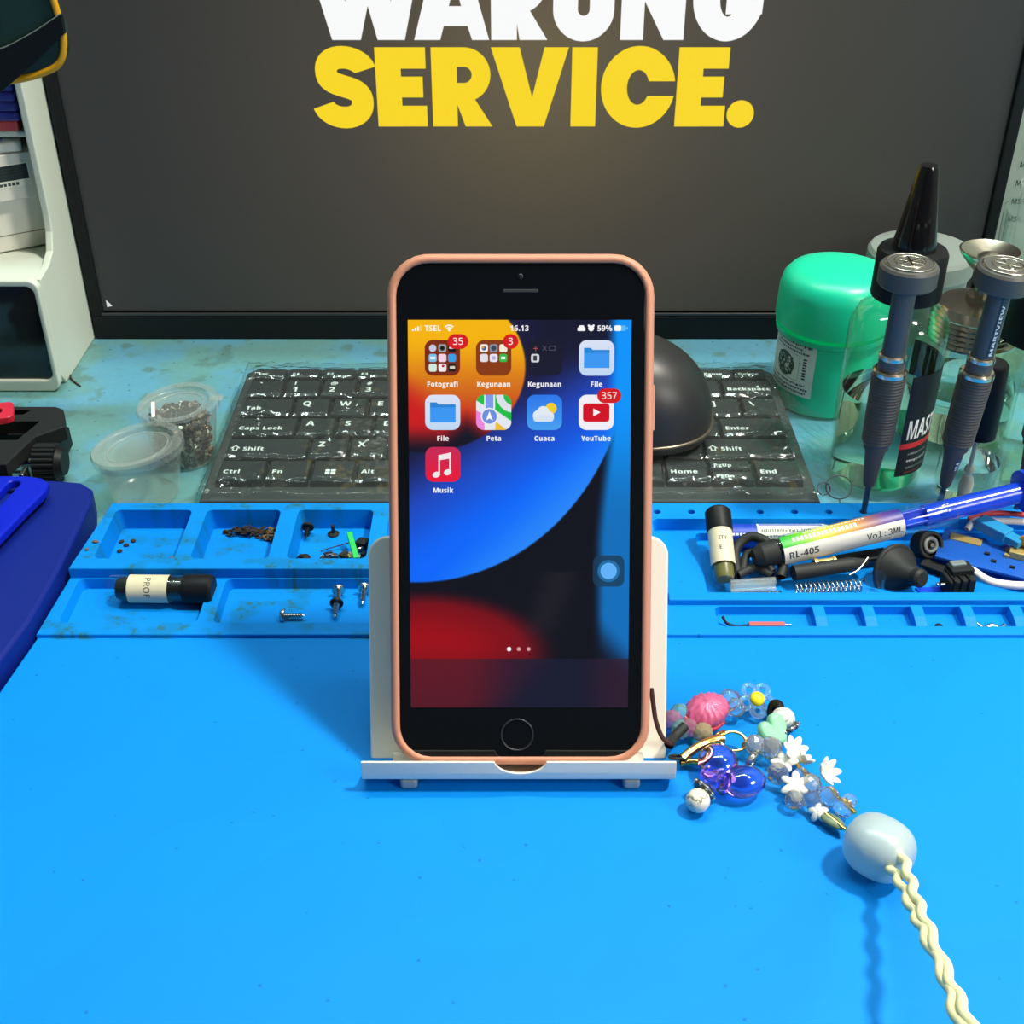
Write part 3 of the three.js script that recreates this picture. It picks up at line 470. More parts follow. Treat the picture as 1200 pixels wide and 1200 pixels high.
// ---------------------------------------------------------------- left: board holder and blue plastic stand
{
  const f = thing('board_holder', 'black metal board clamp with round thumb knob', 'clamp', [-222, T, -472]);
  const at = [222, -T, 472];
  const sh = poly([[-262, 497], [-206, 497], [-202, 494.5], [-196.5, 479], [-207, 470], [-212, 447], [-262, 447]]);
  sh.holes.push(poly([[-258, 494], [-215, 494], [-218, 488.5], [-258, 488.5]])); sh.holes.push(poly([[-258, 484], [-208, 484], [-213, 466], [-258, 466]]));
  M('frame', extrude(sh, 7, 0.8).rotateX(-PI / 2).translate(0, 6, 0), K.blackMatte, f, at);
  M('base_rail', [box(46, 10, 9, -238, 1.2, -453, 1), box(46, 10, 7, -238, 1.2, -492, 1), box(7, 10, 14, -203, 1.2, -484, 1)], K.black, f, at);
  M('guide_rod', rod([-260, 5, -473], [-214, 5, -473], 1.3), K.brass, f, at);
  M('bracket', [box(2, 12, 7, -207.5, 1, -452, 0.4), box(9, 1, 7, -203.5, -5.2, -450, 0.3)], K.steel, f, at);
  const kn = []; for (let i = 0; i < 20; i++) kn.push(rod([-203, 0, 0], [-193.5, 0, 0], 1.3, 1.3, 8).rotateX(0).translate(0, 7.2 * Math.cos(i * PI / 10), 7.2 * Math.sin(i * PI / 10)));
  const nb = M('knob', [rod([-203, 0, 0], [-194, 0, 0], 7.4, 7.4, 28), rod([-194, 0, 0], [-191, 0, 0], 7.4, 5.6, 28), ...kn].map((g) => g.translate(-2.5, 4.2, -463)), K.black, f, at);
  M('knob_screw', rod([-214, 4.2, -463], [-203, 4.2, -463], 2.2), K.steel, nb);
  const r = thing('red_clip', 'small red plastic clip lying on the black board clamp', 'clip', [-236, 13.1, -484], R(18));
  const s2 = roundRect(30, 15, 3, 0, 0); s2.holes.push(roundRect(16, 5, 2, 2, 0)); M('clip_body', extrude(s2, 3.4, 0.6).rotateX(-PI / 2), K.pinkRed, r);
}
{
  const b = thing('blue_plastic_stand', 'navy blue plastic stand with slotted upper plate beside the mat', 'stand', [-205, T, -380]);
  const at = [205, -T, 380];
  M('base_slab', slab([[-171.5, -428], [-174, -437], [-180, -442], [-192, -443.6], [-300, -445], [-300, -250], [-184.5, -250], [-176.2, -320], [-171.6, -350], [-170.6, -380]], T + 0.1, 7.4, 1.6), K.navy, b, at);
  const sh = poly([[-300, 438], [-199, 436], [-192.5, 434.4], [-188.6, 430.5], [-188.2, 425], [-192, 409], [-208, 330], [-300, 330]]);
  for (let k = 0; k < 4; k++) { const h = roundRect(5, 26, 2.4, 0, 0); const hp = h.getPoints(6).map((q) => { const a = -0.16; return [q.x * Math.cos(a) - q.y * Math.sin(a) - 204.5 - k * 12, q.x * Math.sin(a) + q.y * Math.cos(a) + 419.5]; }); sh.holes.push(poly(hp)); }
  M('upper_plate', extrude(sh, 4, 1).rotateX(-PI / 2).translate(0, 10.2, 0), K.navyBright, b, at);
  M('plate_support', slab([[-296, -430], [-200, -428], [-214, -335], [-296, -335]], 7.0, 10.4, 0.2), K.navy, b, at);
}
// ---------------------------------------------------------------- left: lidded cups
function cup(name, label, pos, h, rt, rb, tilt) {
  const c = thing(name, label, 'cup', pos, 0);
  M('cup_wall', lathe([[0, 0.4], [rb - 1, 0.4], [rb, 1.2], [rt, h], [rt + 0.6, h + 0.4]], 48), K.milky, c);
  const l = M('lid', lathe([[0, -0.6], [rt - 3, -0.6], [rt - 2.2, 1.6], [rt + 1, 1.9], [rt + 1.8, 0.6], [rt + 1.5, -2.6]], 48), K.milky, c, [0, h + 1.6, 0], tilt);
  M('lid_ridge', torus(rt - 5, 0.35, 6, 48).rotateX(PI / 2).translate(0, -0.2, 0), K.milky, l);
  return c;
}
cup('lidded_cup', 'empty translucent plastic cup with lid beside the blue stand', [-157.5, T, -453], 22, 17.8, 14, [R(-1), 0, R(8)]);
const screwCup = cup('lidded_cup', 'translucent lidded cup full of tiny metal screws beside the keyboard', [-147, T, -484], 25, 16.4, 13.4, [R(1), 0, R(5)]);
M('lid_tape', box(1.6, 0.3, 14, -8, 28.4, 3, 0.1), K.white, screwCup, null, [0, 0.25, R(5)]);
M('pull_tab', box(6, 1, 5, 16.6, 28.6, -3, 0.4), K.milky, screwCup);
{
  const g = merge([new THREE.CylinderGeometry(0.45, 0.4, 3, 6), new THREE.CylinderGeometry(1, 1, 0.5, 8).translate(0, 1.6, 0)]); g.scale(MM, MM, MM);
  const inst = new THREE.InstancedMesh(g, std(0xffffff, 0.35, 0.85), 900), q = new THREE.Object3D();
  for (let i = 0; i < 900; i++) {
    const y = 1.8 + Math.pow(rnd(), 0.9) * 20, rm = 11.0 + y * 0.09, r = rm * Math.sqrt(rr(0.45, 1)), a = rr(0, 2 * PI);
    q.position.set(Math.cos(a) * r * MM, y * MM, Math.sin(a) * r * MM); q.rotation.set(rr(0, 6), rr(0, 6), rr(0, 6)); q.updateMatrix(); inst.setMatrixAt(i, q.matrix);
    const t = rnd(); inst.setColorAt(i, t < 0.55 ? lin(0.03, 0.03, 0.03) : t < 0.8 ? lin(0.62, 0.6, 0.52) : lin(0.4, 0.28, 0.16));
  }
  inst.name = 'tiny_screws'; inst.position.set(-147 * MM, T * MM, -484 * MM); inst.userData = { kind: 'stuff', label: 'hundreds of tiny dark and silver screws inside a lidded cup', category: 'screws' }; scene.add(inst);
}
tag(M('fibre', tube([[0, 0.3, 0], [1.5, 0.9, 5], [3.5, 0.6, 8], [9, 0.4, 14]], 0.45, 20, 6), K.debris, scene, [-223, T, -565]), 'short dark curled fibre lying on the bench by the cabinet', 'fibre');

// ---------------------------------------------------------------- right: jars and bottles
function labelPatch(r, h, y, th0, th1, cv, mat = {}) { const g = new THREE.CylinderGeometry(r, r, h, 36, 1, true, th0, th1 - th0).translate(0, y, 0); return [g, std(0xffffff, 0.55, 0, { map: tex(cv), side: THREE.DoubleSide, ...mat })]; }
const scribble = (c, x, y, w, h, f = '#3a4660') => { c.fillStyle = f; let k = x; while (k < x + w) { const q = rr(4, 12); c.fillRect(k, y + rr(0, h * 0.2), q, h * rr(0.6, 1)); k += q + rr(2, 5); } };
{
  const j = thing('green_jar', 'opaque green plastic jar with domed screw lid and white label', 'jar', [151, T, -540]);
  M('jar_body', lathe([[0, 0], [21, 0], [23, 1.5], [24, 6], [24.3, 36], [23.6, 39], [0, 39]], 64), K.green, j);
  M('neck_ring', lathe([[23.6, 37.6], [26, 37.6], [26.3, 40], [23.6, 40.6]], 64), K.green, j);
  M('lid', lathe([[25.6, 42], [26.8, 42.4], [27, 46], [26.6, 58], [25.4, 63], [22.6, 66.2], [18, 67.8], [8, 68.8], [0, 69]], 64), K.green, j);
  const [g, m] = labelPatch(24.45, 28, 25, R(-106), R(-27), canvas(300, 260, (c) => {
    c.fillStyle = '#cfe4dc'; c.fillRect(0, 0, 300, 260); scribble(c, 60, 14, 220, 16); scribble(c, 90, 38, 140, 10); scribble(c, 70, 54, 190, 10);
    c.strokeStyle = '#7f98a8'; c.lineWidth = 2; c.strokeRect(70, 74, 160, 120);
    c.fillStyle = '#35504c'; c.beginPath(); c.arc(150, 134, 56, 0, 7); c.fill(); for (let i = 0; i < 60; i++) { c.fillStyle = ['#8a9c98', '#1f302e', '#c8d0cc', '#5f8a70'][i % 4]; c.beginPath(); c.arc(150 + rr(-46, 46), 134 + rr(-40, 40), rr(3, 9), 0, 7); c.fill(); }
    scribble(c, 60, 204, 210, 10); scribble(c, 60, 222, 220, 10); scribble(c, 60, 238, 210, 12); for (let i = 0; i < 8; i++) { c.fillStyle = '#3a4660'; c.fillRect(248, 80 + i * 13, 16, 8); }
  }));
  M('label', g, m, j);
}
{
  const b = thing('nozzle_bottle', 'clear bottle with black pointed nozzle cap and black label', 'bottle', [158, T, -467]);
  M('bottle_wall', lathe([[0, 0.6], [17.5, 0.6], [19.6, 2.2], [20, 5], [20, 72], [19.2, 77], [17, 80.4], [12.4, 82.6], [11.6, 87]], 64), K.clearGreen, b);
  M('liquid', lathe([[0, 4], [17.6, 4], [18.6, 6], [18.6, 44], [0, 44]], 48), K.liquid, b);
  M('cap', lathe([[11.9, 86.4], [13.6, 86.4], [13.8, 87.5], [13.8, 104.5], [13, 106], [8.6, 106.4], [8.4, 108], [0, 108]], 48), K.black, b);
  M('nozzle', lathe([[8.4, 106], [8.2, 110], [7.6, 113], [3.8, 138], [3.2, 139.4], [0, 139.6]], 32), K.blackGloss, b);
  const [g, m] = labelPatch(20.15, 47, 36, R(8), R(140), canvas(600, 480, (c) => {
    c.fillStyle = '#12191c'; c.fillRect(0, 0, 600, 480); c.fillStyle = '#f2f4ee'; c.font = 'bold 130px sans-serif'; c.save(); c.translate(24, 300); c.scale(0.62, 1); c.fillText('MASTER', 0, 0); c.restore();
    c.fillStyle = '#c82a30'; c.fillRect(0, 318, 420, 26); scribble(c, 60, 368, 140, 12, '#8a9490'); scribble(c, 60, 402, 160, 14, '#d8dcd8'); scribble(c, 60, 436, 150, 12, '#8a9490'); scribble(c, 60, 462, 120, 8, '#a04040');
  }));
  M('label', g, m, b);
}
{
  const b = thing('pump_bottle', 'glass solvent dispenser with metal pump dish and screw collar', 'bottle', [205, T, -508]);
  M('glass_wall', lathe([[0, 0.6], [22, 0.6], [25, 3], [25, 40], [23, 45], [19, 48], [17.4, 50]], 56), K.clearGreen, b);
  M('liquid', lathe([[0, 4], [22.5, 4], [23.6, 7], [23.6, 26], [0, 26]], 48), K.liquid, b);
  const knurl = [[16, 48], [19.4, 48]]; for (let i = 0; i < 5; i++) knurl.push([19.4, 49 + i * 2.4], [18.5, 50.2 + i * 2.4]); knurl.push([19, 61], [16.5, 64.5], [8, 66], [0, 66]);
  M('collar', lathe(knurl, 56), K.pump, b);
  M('pump_stem', [lathe([[0, 66], [6.4, 66], [6.4, 68.4], [3, 68.8], [2.7, 76], [4, 79], [0, 79]], 6), lathe([[2.6, 66], [2.6, 80], [0, 80]], 20)], K.pump, b);
  M('pump_dish', lathe([[0, 78], [4, 78.4], [8, 82], [12.8, 88], [13, 89], [12.2, 89.2], [7.5, 86.6], [5, 86], [3.2, 87.4], [0, 87.8]], 48), K.pump, b);
  M('dip_tube', rod([2, 6, 4], [1, 62, 0], 1.6), std(lin(0.6, 0.36, 0.24), 0.5), b);
}
{
  const b = thing('brush_bottle', 'small clear bottle with tall black cap between screwdrivers', 'bottle', [191.5, T, -446]);
  M('glass_wall', lathe([[0, 0.6], [12, 0.6], [13, 2], [13, 28], [11, 31.4], [6.6, 33], [6.2, 36]], 48), K.clear, b);
  M('liquid', lathe([[0, 3.4], [10.8, 3.4], [11.4, 5], [11.4, 22], [0, 22]], 40), K.liquid, b);
  M('cap', lathe([[6.6, 34], [7.2, 34], [7, 50], [5.8, 66], [5, 67], [0, 67]], 40), K.black, b);
  M('brush', rod([0, 5, 0], [0, 34, 0], 0.9), K.white, b); M('bristles', lathe([[0, 4.6], [1.6, 5], [2.2, 12], [1.4, 16], [0, 16.4]], 14), K.paper, b);
}
{
  const b = thing('capped_bottle', 'clear bottle with plain flat black cap beside the pump dispenser', 'bottle', [225, T, -480]);
  M('glass_wall', lathe([[0, 0.6], [20, 0.6], [21.5, 3], [21.5, 54], [18, 59], [15, 61], [15, 64]], 48), K.clearGreen, b);
  M('cap', lathe([[15.4, 62], [19.6, 62], [20, 63.4], [20, 84], [19, 85], [0, 85.4]], 48), K.black, b);
  const j = thing('frosted_tub', 'grey frosted tub with flat lid behind the nozzle bottle', 'tub', [196, T, -568]);
  M('tub_wall', lathe([[0, 0.6], [21, 0.6], [22, 2], [23.5, 58]], 48), K.frostGrey, j); M('lid', lathe([[24.2, 55], [25, 56], [25, 64], [23.6, 66], [20, 66.6], [0, 66.6]], 48), K.frostGrey, j);
  const t = thing('glass_tumbler', 'clear glass tumbler with thick rim against the grey panel', 'glass', [256, T, -566]);
  M('glass_wall', lathe([[0, 0.6], [20, 0.6], [22, 3], [24, 82], [24.4, 84], [23.4, 84.6], [22.4, 82], [20.5, 5], [0, 5]], 48), K.clear, t);
  const s = thing('plastic_cup', 'small clear plastic cup standing inside the glass tumbler', 'cup', [256, T + 5.2, -566]);
  M('cup_wall', lathe([[0, 0], [13, 0], [14, 1], [18, 88], [19.4, 89], [19.4, 92], [18.6, 92.4]], 40), K.milky, s);
}
{ // pale panel at the right of the monitor with a column of printed marks
  const p = thing('label_panel', 'grey-green metal panel with column of black MSA marks beside the monitor', 'panel', [300, T, -622]);
  M('sheet', box(104, 300, 12, 0, 150, 0, 1), std(lin(0.38, 0.44, 0.38), 0.5, 0.1), p);
  const mt = std(0xffffff, 0.6, 0, { map: tex(canvas(128, 48, (c) => { c.fillStyle = '#9dac9f'; c.fillRect(0, 0, 128, 48); c.fillStyle = '#1c2622'; c.font = 'bold 44px sans-serif'; c.fillText('MSA', 12, 40); })) });
  for (let i = 0; i < 12; i++) M('mark', new THREE.PlaneGeometry(10, 4).translate(-42.6, 62.4 + i * 9.4, 6.08), mt, p);
}
// ---------------------------------------------------------------- right: precision screwdrivers standing in the tray rim
function screwdriver(pos, rot, label, dark) {
  const s = thing('precision_screwdriver', label, 'screwdriver', pos, 0, 'screwdrivers standing in the tray rim');
  s.rotation.set(...rot);
  M('bit', lathe([[0, -4], [0.9, -4], [1.15, 0], [1.15, 12], [1.8, 14], [0, 14]], 16), K.darkSteel, s);
  M('nose_cone', lathe([[1.5, 12.6], [2.1, 13], [2.4, 14.4], [4.0, 30], [4.8, 30.4], [4.8, 33], [0, 33]], 32), dark || K.gunGrip, s);
  const kn = []; for (let i = 0; i <= 44; i++) kn.push([5.7 + (i % 2) * 0.3 + i * 0.012, 33.4 + i * 0.66]); kn.push([0, 62.6]);
  M('grip', lathe([[0, 32.8], [5.4, 32.8], ...kn], 48), K.gunGrip, s);
  M('ring', lathe([[6.0, 62.4], [6.5, 62.8], [6.5, 64.2], [5.8, 65], [0, 65]], 40), K.pump, s);
  M('neck', lathe([[4.9, 64.6], [4.9, 69.4], [0, 69.4]], 32), K.gunmetal, s);
  M('ring', lathe([[4.9, 69], [5.2, 69.3], [5.2, 70.6], [4.6, 71.2], [0, 71.2]], 40), K.pump, s);
  M('shaft', lathe([[4.1, 71], [4.3, 71.4], [4.1, 99], [5.2, 100], [0, 100]], 40), K.gunmetal, s);
  const c = M('cap', lathe([[0, 98.6], [9.8, 98.6], [10.5, 99.4], [10.5, 105.4], [9.8, 106.4], [8.4, 106.8], [8.2, 107.2], [0, 107.2]], 48), K.gunmetal, s);
  M('cap_ring', torus(8.3, 0.5, 8, 48).rotateX(PI / 2).translate(0, 106.9, 0), K.pump, c);
  M('cap_ring', torus(5.4, 0.45, 8, 40).rotateX(PI / 2).translate(0, 107.2, 0), K.pump, c);
  const em = []; for (let k = 0; k < 3; k++) em.push(new RoundedBoxGeometry(9.6, 0.7, 1.3, 1, 0.3).rotateY(k * PI / 3 + 0.5).translate(0, 107.3, 0));
  M('cap_emblem', em, K.pump, c);
  return s;
}
const fontMat = (s, w) => std(0xffffff, 0.5, 0, { map: tex(canvas(w, 48, (c) => { c.fillStyle = '#2c4252'; c.fillRect(0, 0, w, 48); c.fillStyle = '#e6ecee'; c.font = 'bold 38px sans-serif'; c.fillText(s, 6, 38); })) });
screwdriver([142.3, 6, -421.5], [0, 0, 0], 'dark blue-grey precision screwdriver standing in front of the nozzle bottle');
{
  const s = screwdriver([172, 6, -421.5], [R(1.2), 0, R(-2.4)], 'dark precision screwdriver with white lettering along its shaft');
  const th = R(14), word = new THREE.CylinderGeometry(4.36, 4.5, 24, 8, 1, true, th - 0.26, 0.52), uv = word.attributes.uv;
  for (let i = 0; i < uv.count; i++) { const a = uv.getX(i), b = uv.getY(i); uv.setXY(i, b, 1 - a); }
  M('lettering', word.translate(0, 84, 0), fontMat('MARTVIEW', 232), s);
  const w2 = new THREE.CylinderGeometry(3.92, 3.2, 7, 8, 1, true, R(0), 0.7), u2 = w2.attributes.uv;
  for (let i = 0; i < u2.count; i++) { const a = u2.getX(i), b = u2.getY(i); u2.setXY(i, b, 1 - a); }
  M('lettering', w2.translate(0, 24.6, 0), fontMat('+0.8', 118), s);
}
screwdriver([205, 6, -424], [0, 0, R(-1)], 'brown-nosed precision screwdriver standing beside the blue syringe plunger', std(lin(0.07, 0.05, 0.045), 0.45, 0.3));

// ---------------------------------------------------------------- strap with charms lying on the mat
{
  const s = thing('beaded_phone_strap', 'beaded charm phone strap with clear flowers, purple heart and cream cord', 'phone strap', [85, 0.7, -285]);
  const O = [85, 0, -285], P = (x, y, z) => [x - O[0], y - O[1], z - O[2]];
  const local = (g) => g.translate(-O[0], -O[1], -O[2]);
  const bead = (name, g, m, x, y, z, rot) => M(name, g, m, s, P(x, y, z), rot);
  const faceted = (r) => { const g = new THREE.IcosahedronGeometry(r, 1); g.computeVertexNormals(); return g; };
  const tw = (pts, r, amp, turns, seg, phase = 0) => { const cv = new THREE.CatmullRomCurve3(pts.map((p) => V3(...p))), out = []; for (let i = 0; i <= seg; i++) { const t = i / seg, q = cv.getPoint(t), a = t * turns * 2 * PI + phase; out.push([q.x + Math.cos(a) * amp, q.y + Math.sin(a) * amp * 0.8, q.z + Math.sin(a) * amp * 0.4]); } return tube(out, r, seg * 3, 8); };
  M('cord_loop', local(tube([[43.4, 24, -294], [44.2, 19, -292], [45.2, 14, -289.5], [47.5, 9, -287.5], [50.5, 6, -288]], 0.75, 40, 8)), K.brownCord, s);
  M('cord_knot', local(merge([tube([[49.5, 6, -288], [52, 5.2, -292.5], [55.5, 6.4, -296]], 1.7, 20, 8), torus(2.4, 0.5, 8, 20).rotateX(1).translate(52, 3, -285.5)])), K.rubber, s);
  for (const [x, y, z, m] of [[52.2, 4, -301.5, 'pinkBead'], [55, 4, -304.5, 'cyanBead'], [57, 3.6, -298.2, 'pinkBead'], [61.5, 3.2, -296.4, 'yellowBead'], [54.4, 3.4, -297.6, 'cyanBead']]) {
    const col = { pinkBead: [0.9, 0.35, 0.55], cyanBead: [0.35, 0.8, 0.8], yellowBead: [0.92, 0.85, 0.5] }[m];
    bead('glass_bead', faceted(3.4), phys({ color: lin(...col), transmission: 0.75, thickness: 3, roughness: 0.05, ior: 1.5 }), x, y, z, [rnd(), rnd(), rnd()]);
  }
  { // pink shell: a ribbed half-open fan
    const g = new THREE.SphereGeometry(1, 48, 28), p = g.attributes.position;
    for (let i = 0; i < p.count; i++) { const x = p.getX(i), y = p.getY(i), z = p.getZ(i), a = Math.atan2(z, x), k = 1 + 0.055 * Math.cos(a * 17) * Math.hypot(x, z) + (fbm(x * 9 + 5, z * 9 + y * 7, 2) - 0.5) * 0.12; p.setXYZ(i, x * 7.4 * k, y * 4.6 * k + 0.6 * x, z * 6.2 * k); }
    g.computeVertexNormals(); bead('shell_bead', g, K.pinkShell, 63.6, 5.2, -304.4, [0.15, 0.4, 0]);
    const lipg = tube([[-7.4, 0, 1], [-4, -1.4, 5.2], [1, -1.6, 6.3], [5, -0.8, 4.6]], 0.8, 30, 8); bead('shell_edge', lipg, std(lin(0.42, 0.01, 0.04), 0.3), 63.2, 5, -304.4, [0.15, 0.2, 0]);
  }
  bead('crystal_bead', new THREE.OctahedronGeometry(1, 1).scale(4.6, 4, 4), K.crystal, 71.6, 4.4, -310.4, [0, 0.2, 0.1]);
  bead('crystal_bead', new THREE.OctahedronGeometry(1, 1).scale(3.4, 3.6, 3.6), K.crystal, 73.6, 4.2, -307, [0, 0.5, 0.1]);
  { // clear flower with a yellow centre
    const pet = []; for (let k = 0; k < 5; k++) { const a = k * 2 * PI / 5 + 0.3; pet.push(torus(1.9, 0.95, 10, 22).rotateX(PI / 2).translate(3.9 * Math.cos(a), 0, 3.9 * Math.sin(a))); }
    const f = bead('clear_flower', merge(pet), K.crystal, 81, 4.6, -310.4, [0.5, 0, -0.1]);
    M('flower_centre', new THREE.SphereGeometry(2.5, 20, 14).scale(1, 0.75, 1).translate(0, 0.8, 0), K.yellow, f);
  }
  const rhine = (x, y, z, rot, r = 3, m = K.darkSteel) => { const q = bead('rhinestone_ring', torus(r, 1.0, 10, 28), m, x, y, z, rot); const st = []; for (let i = 0; i < 9; i++) st.push(faceted(0.75).translate(Math.cos(i * 0.698) * (r + 0.7), Math.sin(i * 0.698) * (r + 0.7), 0)); M('stone', st, K.steel, q); return q; };
  bead('black_spacer', lathe([[0.8, -0.8], [3.3, -1.1], [3.6, 0], [3.3, 1.1], [0.8, 0.8]], 24), K.black, 86.4, 4.6, -305.4, [0.4, 0, 1.1]);
  { const g = new THREE.SphereGeometry(3.9, 32, 24); bead('striped_bead', g, std(0xffffff, 0.25, 0, { map: tex(canvas(128, 64, (c) => { c.fillStyle = '#e4e6dc'; c.fillRect(0, 0, 128, 64); for (let i = 0; i < 9; i++) { c.fillStyle = i % 2 ? '#8e9a94' : '#b9c2ba'; c.fillRect(i * 14.2, 0, 4, 64); } })) }), 88.2, 4.2, -301.6, [0.5, 0, -0.6]); }
  rhine(89.2, 3.8, -297.4, [0.9, 0.5, 0]);
  { // mint heart
    const h = new THREE.Shape(); h.moveTo(0, -5); h.bezierCurveTo(-7.5, 0, -5, 6.4, -1.4, 5.4); h.bezierCurveTo(-0.4, 5, 0, 4.2, 0, 3.4); h.bezierCurveTo(0.4, 5.4, 3.6, 6.4, 5, 3.6); h.bezierCurveTo(6.2, 0.4, 3, -2.6, 0, -5);
    bead('mint_heart', extrude(h, 3.6, 1.3, 12).translate(0, 0, -1.8), K.mint, 84.4, 4.8, -294.6, [-0.9, 0.3, 0.7]);
  }
  // gold clasp and chain
  M('clasp', local(merge([tube([[53.5, 3.2, -284.5], [56.5, 4, -287], [61, 4.8, -289.6], [65, 4.6, -291.6], [67.6, 4.4, -292]], 1.5, 30, 10), tube([[61, 3.6, -288], [63.4, 2.6, -285.4], [61.6, 2, -283.6], [59, 2.6, -285]], 0.8, 24, 8), tube([[53, 2, -284], [56, 2, -284.6], [60, 2.2, -284]], 1.1, 16, 8)])), K.gold, s);
  bead('chain_link', torus(1.7, 0.42, 8, 24), K.gold, 66.6, 4.8, -294, [1, 0.5, 0]);
  bead('chain_link', torus(3.2, 0.5, 8, 30).scale(1.3, 1, 1), K.gold, 70.6, 4, -291.6, [-1.15, 0.1, 0]);
  bead('chain_link', torus(1.3, 0.5, 8, 20), K.gold, 74.4, 4, -290.8, [0.4, 0.6, 0]);
  for (const [x, y, z, r, m] of [[77.2, 4.2, -289.6, 3.5, 'crystalWarm'], [81.8, 4.4, -288.2, 3.8, 'crystalWarm'], [82.4, 3.6, -277.8, 3.6, 'crystal'], [89.4, 3.4, -276.6, 3, 'crystal'], [85.6, 3.2, -267.2, 3.1, 'crystal'], [91.6, 4.6, -272.6, 3.2, 'crystalWarm'], [91, 3.2, -267.4, 3, 'crystal'], [95.8, 4, -267.8, 3.4, 'crystal'], [99.4, 4.2, -263.2, 3.2, 'crystal'], [101.6, 4.6, -265.4, 2.4, 'crystal']]) bead('crystal_bead', faceted(r), K[m], x, y, z, [rnd() * 3, rnd() * 3, rnd() * 3]);
  // white petal flowers: each petal its own blade, one mesh per flower
  const petals = (n, len, wid, lift) => { const out = []; for (let k = 0; k < n; k++) out.push(new THREE.SphereGeometry(1, 12, 8).scale(len / 2, 0.7, wid / 2).translate(len / 2, 0, 0).rotateZ(lift).rotateY(k * 2 * PI / n)); return merge(out); };
  bead('petal_flower', petals(7, 5.4, 2.8, 0.5), K.pearl, 88.4, 4.4, -286.6, [0.5, 0.2, -0.4]);
  bead('petal_flower', petals(6, 4.6, 2.6, 0.2), K.pearl, 85.4, 3.6, -282.4, [-0.2, 0.7, 0.5]);
  bead('petal_flower', petals(6, 4.4, 2.4, 0.9), K.pearl, 90.4, 4, -281.8, [0.3, 0.7, -0.9]);
  bead('petal_flower', petals(7, 6.2, 2.7, 0.75), K.pearl, 95.4, 5.4, -276, [0.6, 0.1, -0.6]);
  bead('petal_flower', petals(6, 5.2, 2.6, -0.25), K.pearl, 86.6, 5.4, -271.6, [0.35, 0.4, 0.1]);
  bead('petal_flower', petals(5, 3.6, 2.2, -0.5), K.pearl, 91.6, 3.2, -262.6, [0.4, 0.2, 0.4]);
  for (const [a, b] of [[[88.6, 4.4, -281.6], [90.6, 4.6, -276]], [[90.6, 4.4, -276.4], [91.4, 4.8, -274.2]], [[79.6, 2.4, -276.4], [80.4, 2.8, -277]], [[85.4, 2, -264.6], [85.4, 2.2, -265.8]], [[96.4, 5, -269.4], [102.2, 5.4, -260]], [[94, 3, -262], [98.6, 3, -255.6]]]) M('gold_pin', local(rod(a, b, 0.7, 0.7, 10)), K.gold, s);
  rhine(75.2, 3.6, -283.4, [0.3, 0.9, 0], 2.8, K.pump);
  bead('leaf_charm', new THREE.SphereGeometry(1, 16, 10).scale(4.4, 1.2, 2.2), std(lin(0.16, 0.22, 0.12), 0.4), 95.6, 2.4, -259.6, [0, -0.8, 0]);
  { // purple glass heart lying on its side
    const g = new THREE.SphereGeometry(1, 40, 28);
    bead('purple_lobe', g.clone().scale(6.2, 4.6, 6.4), K.purpleGlass, 64.2, 5, -281.4, [0, 0.5, 0.1]);
    bead('purple_lobe', g.clone().scale(7.0, 4.7, 5.4), K.purpleGlass, 71.0, 4.8, -273.2, [0, 0.25, 0]);
    bead('purple_stem', lathe([[0, -5], [2.4, -4.4], [3.2, 0], [3.6, 4], [0, 5.2]], 24), K.purpleGlass, 62.6, 4.4, -274.6, [1.2, 0, -0.6]);
  }
  rhine(58.6, 4, -270.6, [0.5, -0.8, 0], 2.9);
  { const g = new THREE.SphereGeometry(3.7, 28, 20); bead('marble_bead', g, std(0xffffff, 0.3, 0, { map: tex(pixelCanvas(128, 64, (x, y) => mix3([226, 222, 204], [120, 112, 92], sm(0.06, 0.0, Math.abs(fbm(x / 26, y / 22, 4) - 0.5))))) }), 56.2, 3.8, -266.4); }
  { // big frosted bead: a rounded barrel
    const g = new THREE.SphereGeometry(1, 56, 40), p = g.attributes.position, f = (v, e) => Math.sign(v) * Math.pow(Math.abs(v), e);
    for (let i = 0; i < p.count; i++) p.setXYZ(i, f(p.getX(i), 0.82) * 10.0, f(p.getY(i), 0.85) * 8.8, f(p.getZ(i), 0.82) * 8.6);
    g.computeVertexNormals(); bead('frosted_bead', g, K.frosted, 104.6, 9, -243.6, [0, -0.7, 0]);
  }
  M('cord', local(tw([[108.4, 13, -241.5], [107.6, 16, -230], [106.4, 19, -218.5], [105.4, 23, -205], [103.6, 30, -186], [102.4, 36, -171], [102.6, 44, -150]], 1.35, 0.6, 8, 90)), K.cream, s);
  M('cord', local(tw([[105.4, 10, -236.6], [105.2, 14.5, -226.5], [104.6, 18.5, -214.5], [104, 22.4, -204], [102.6, 29.4, -186], [100.4, 35, -170], [99, 43, -150]], 1.35, 0.6, 8, 90, 1.5)), K.cream, s);
}

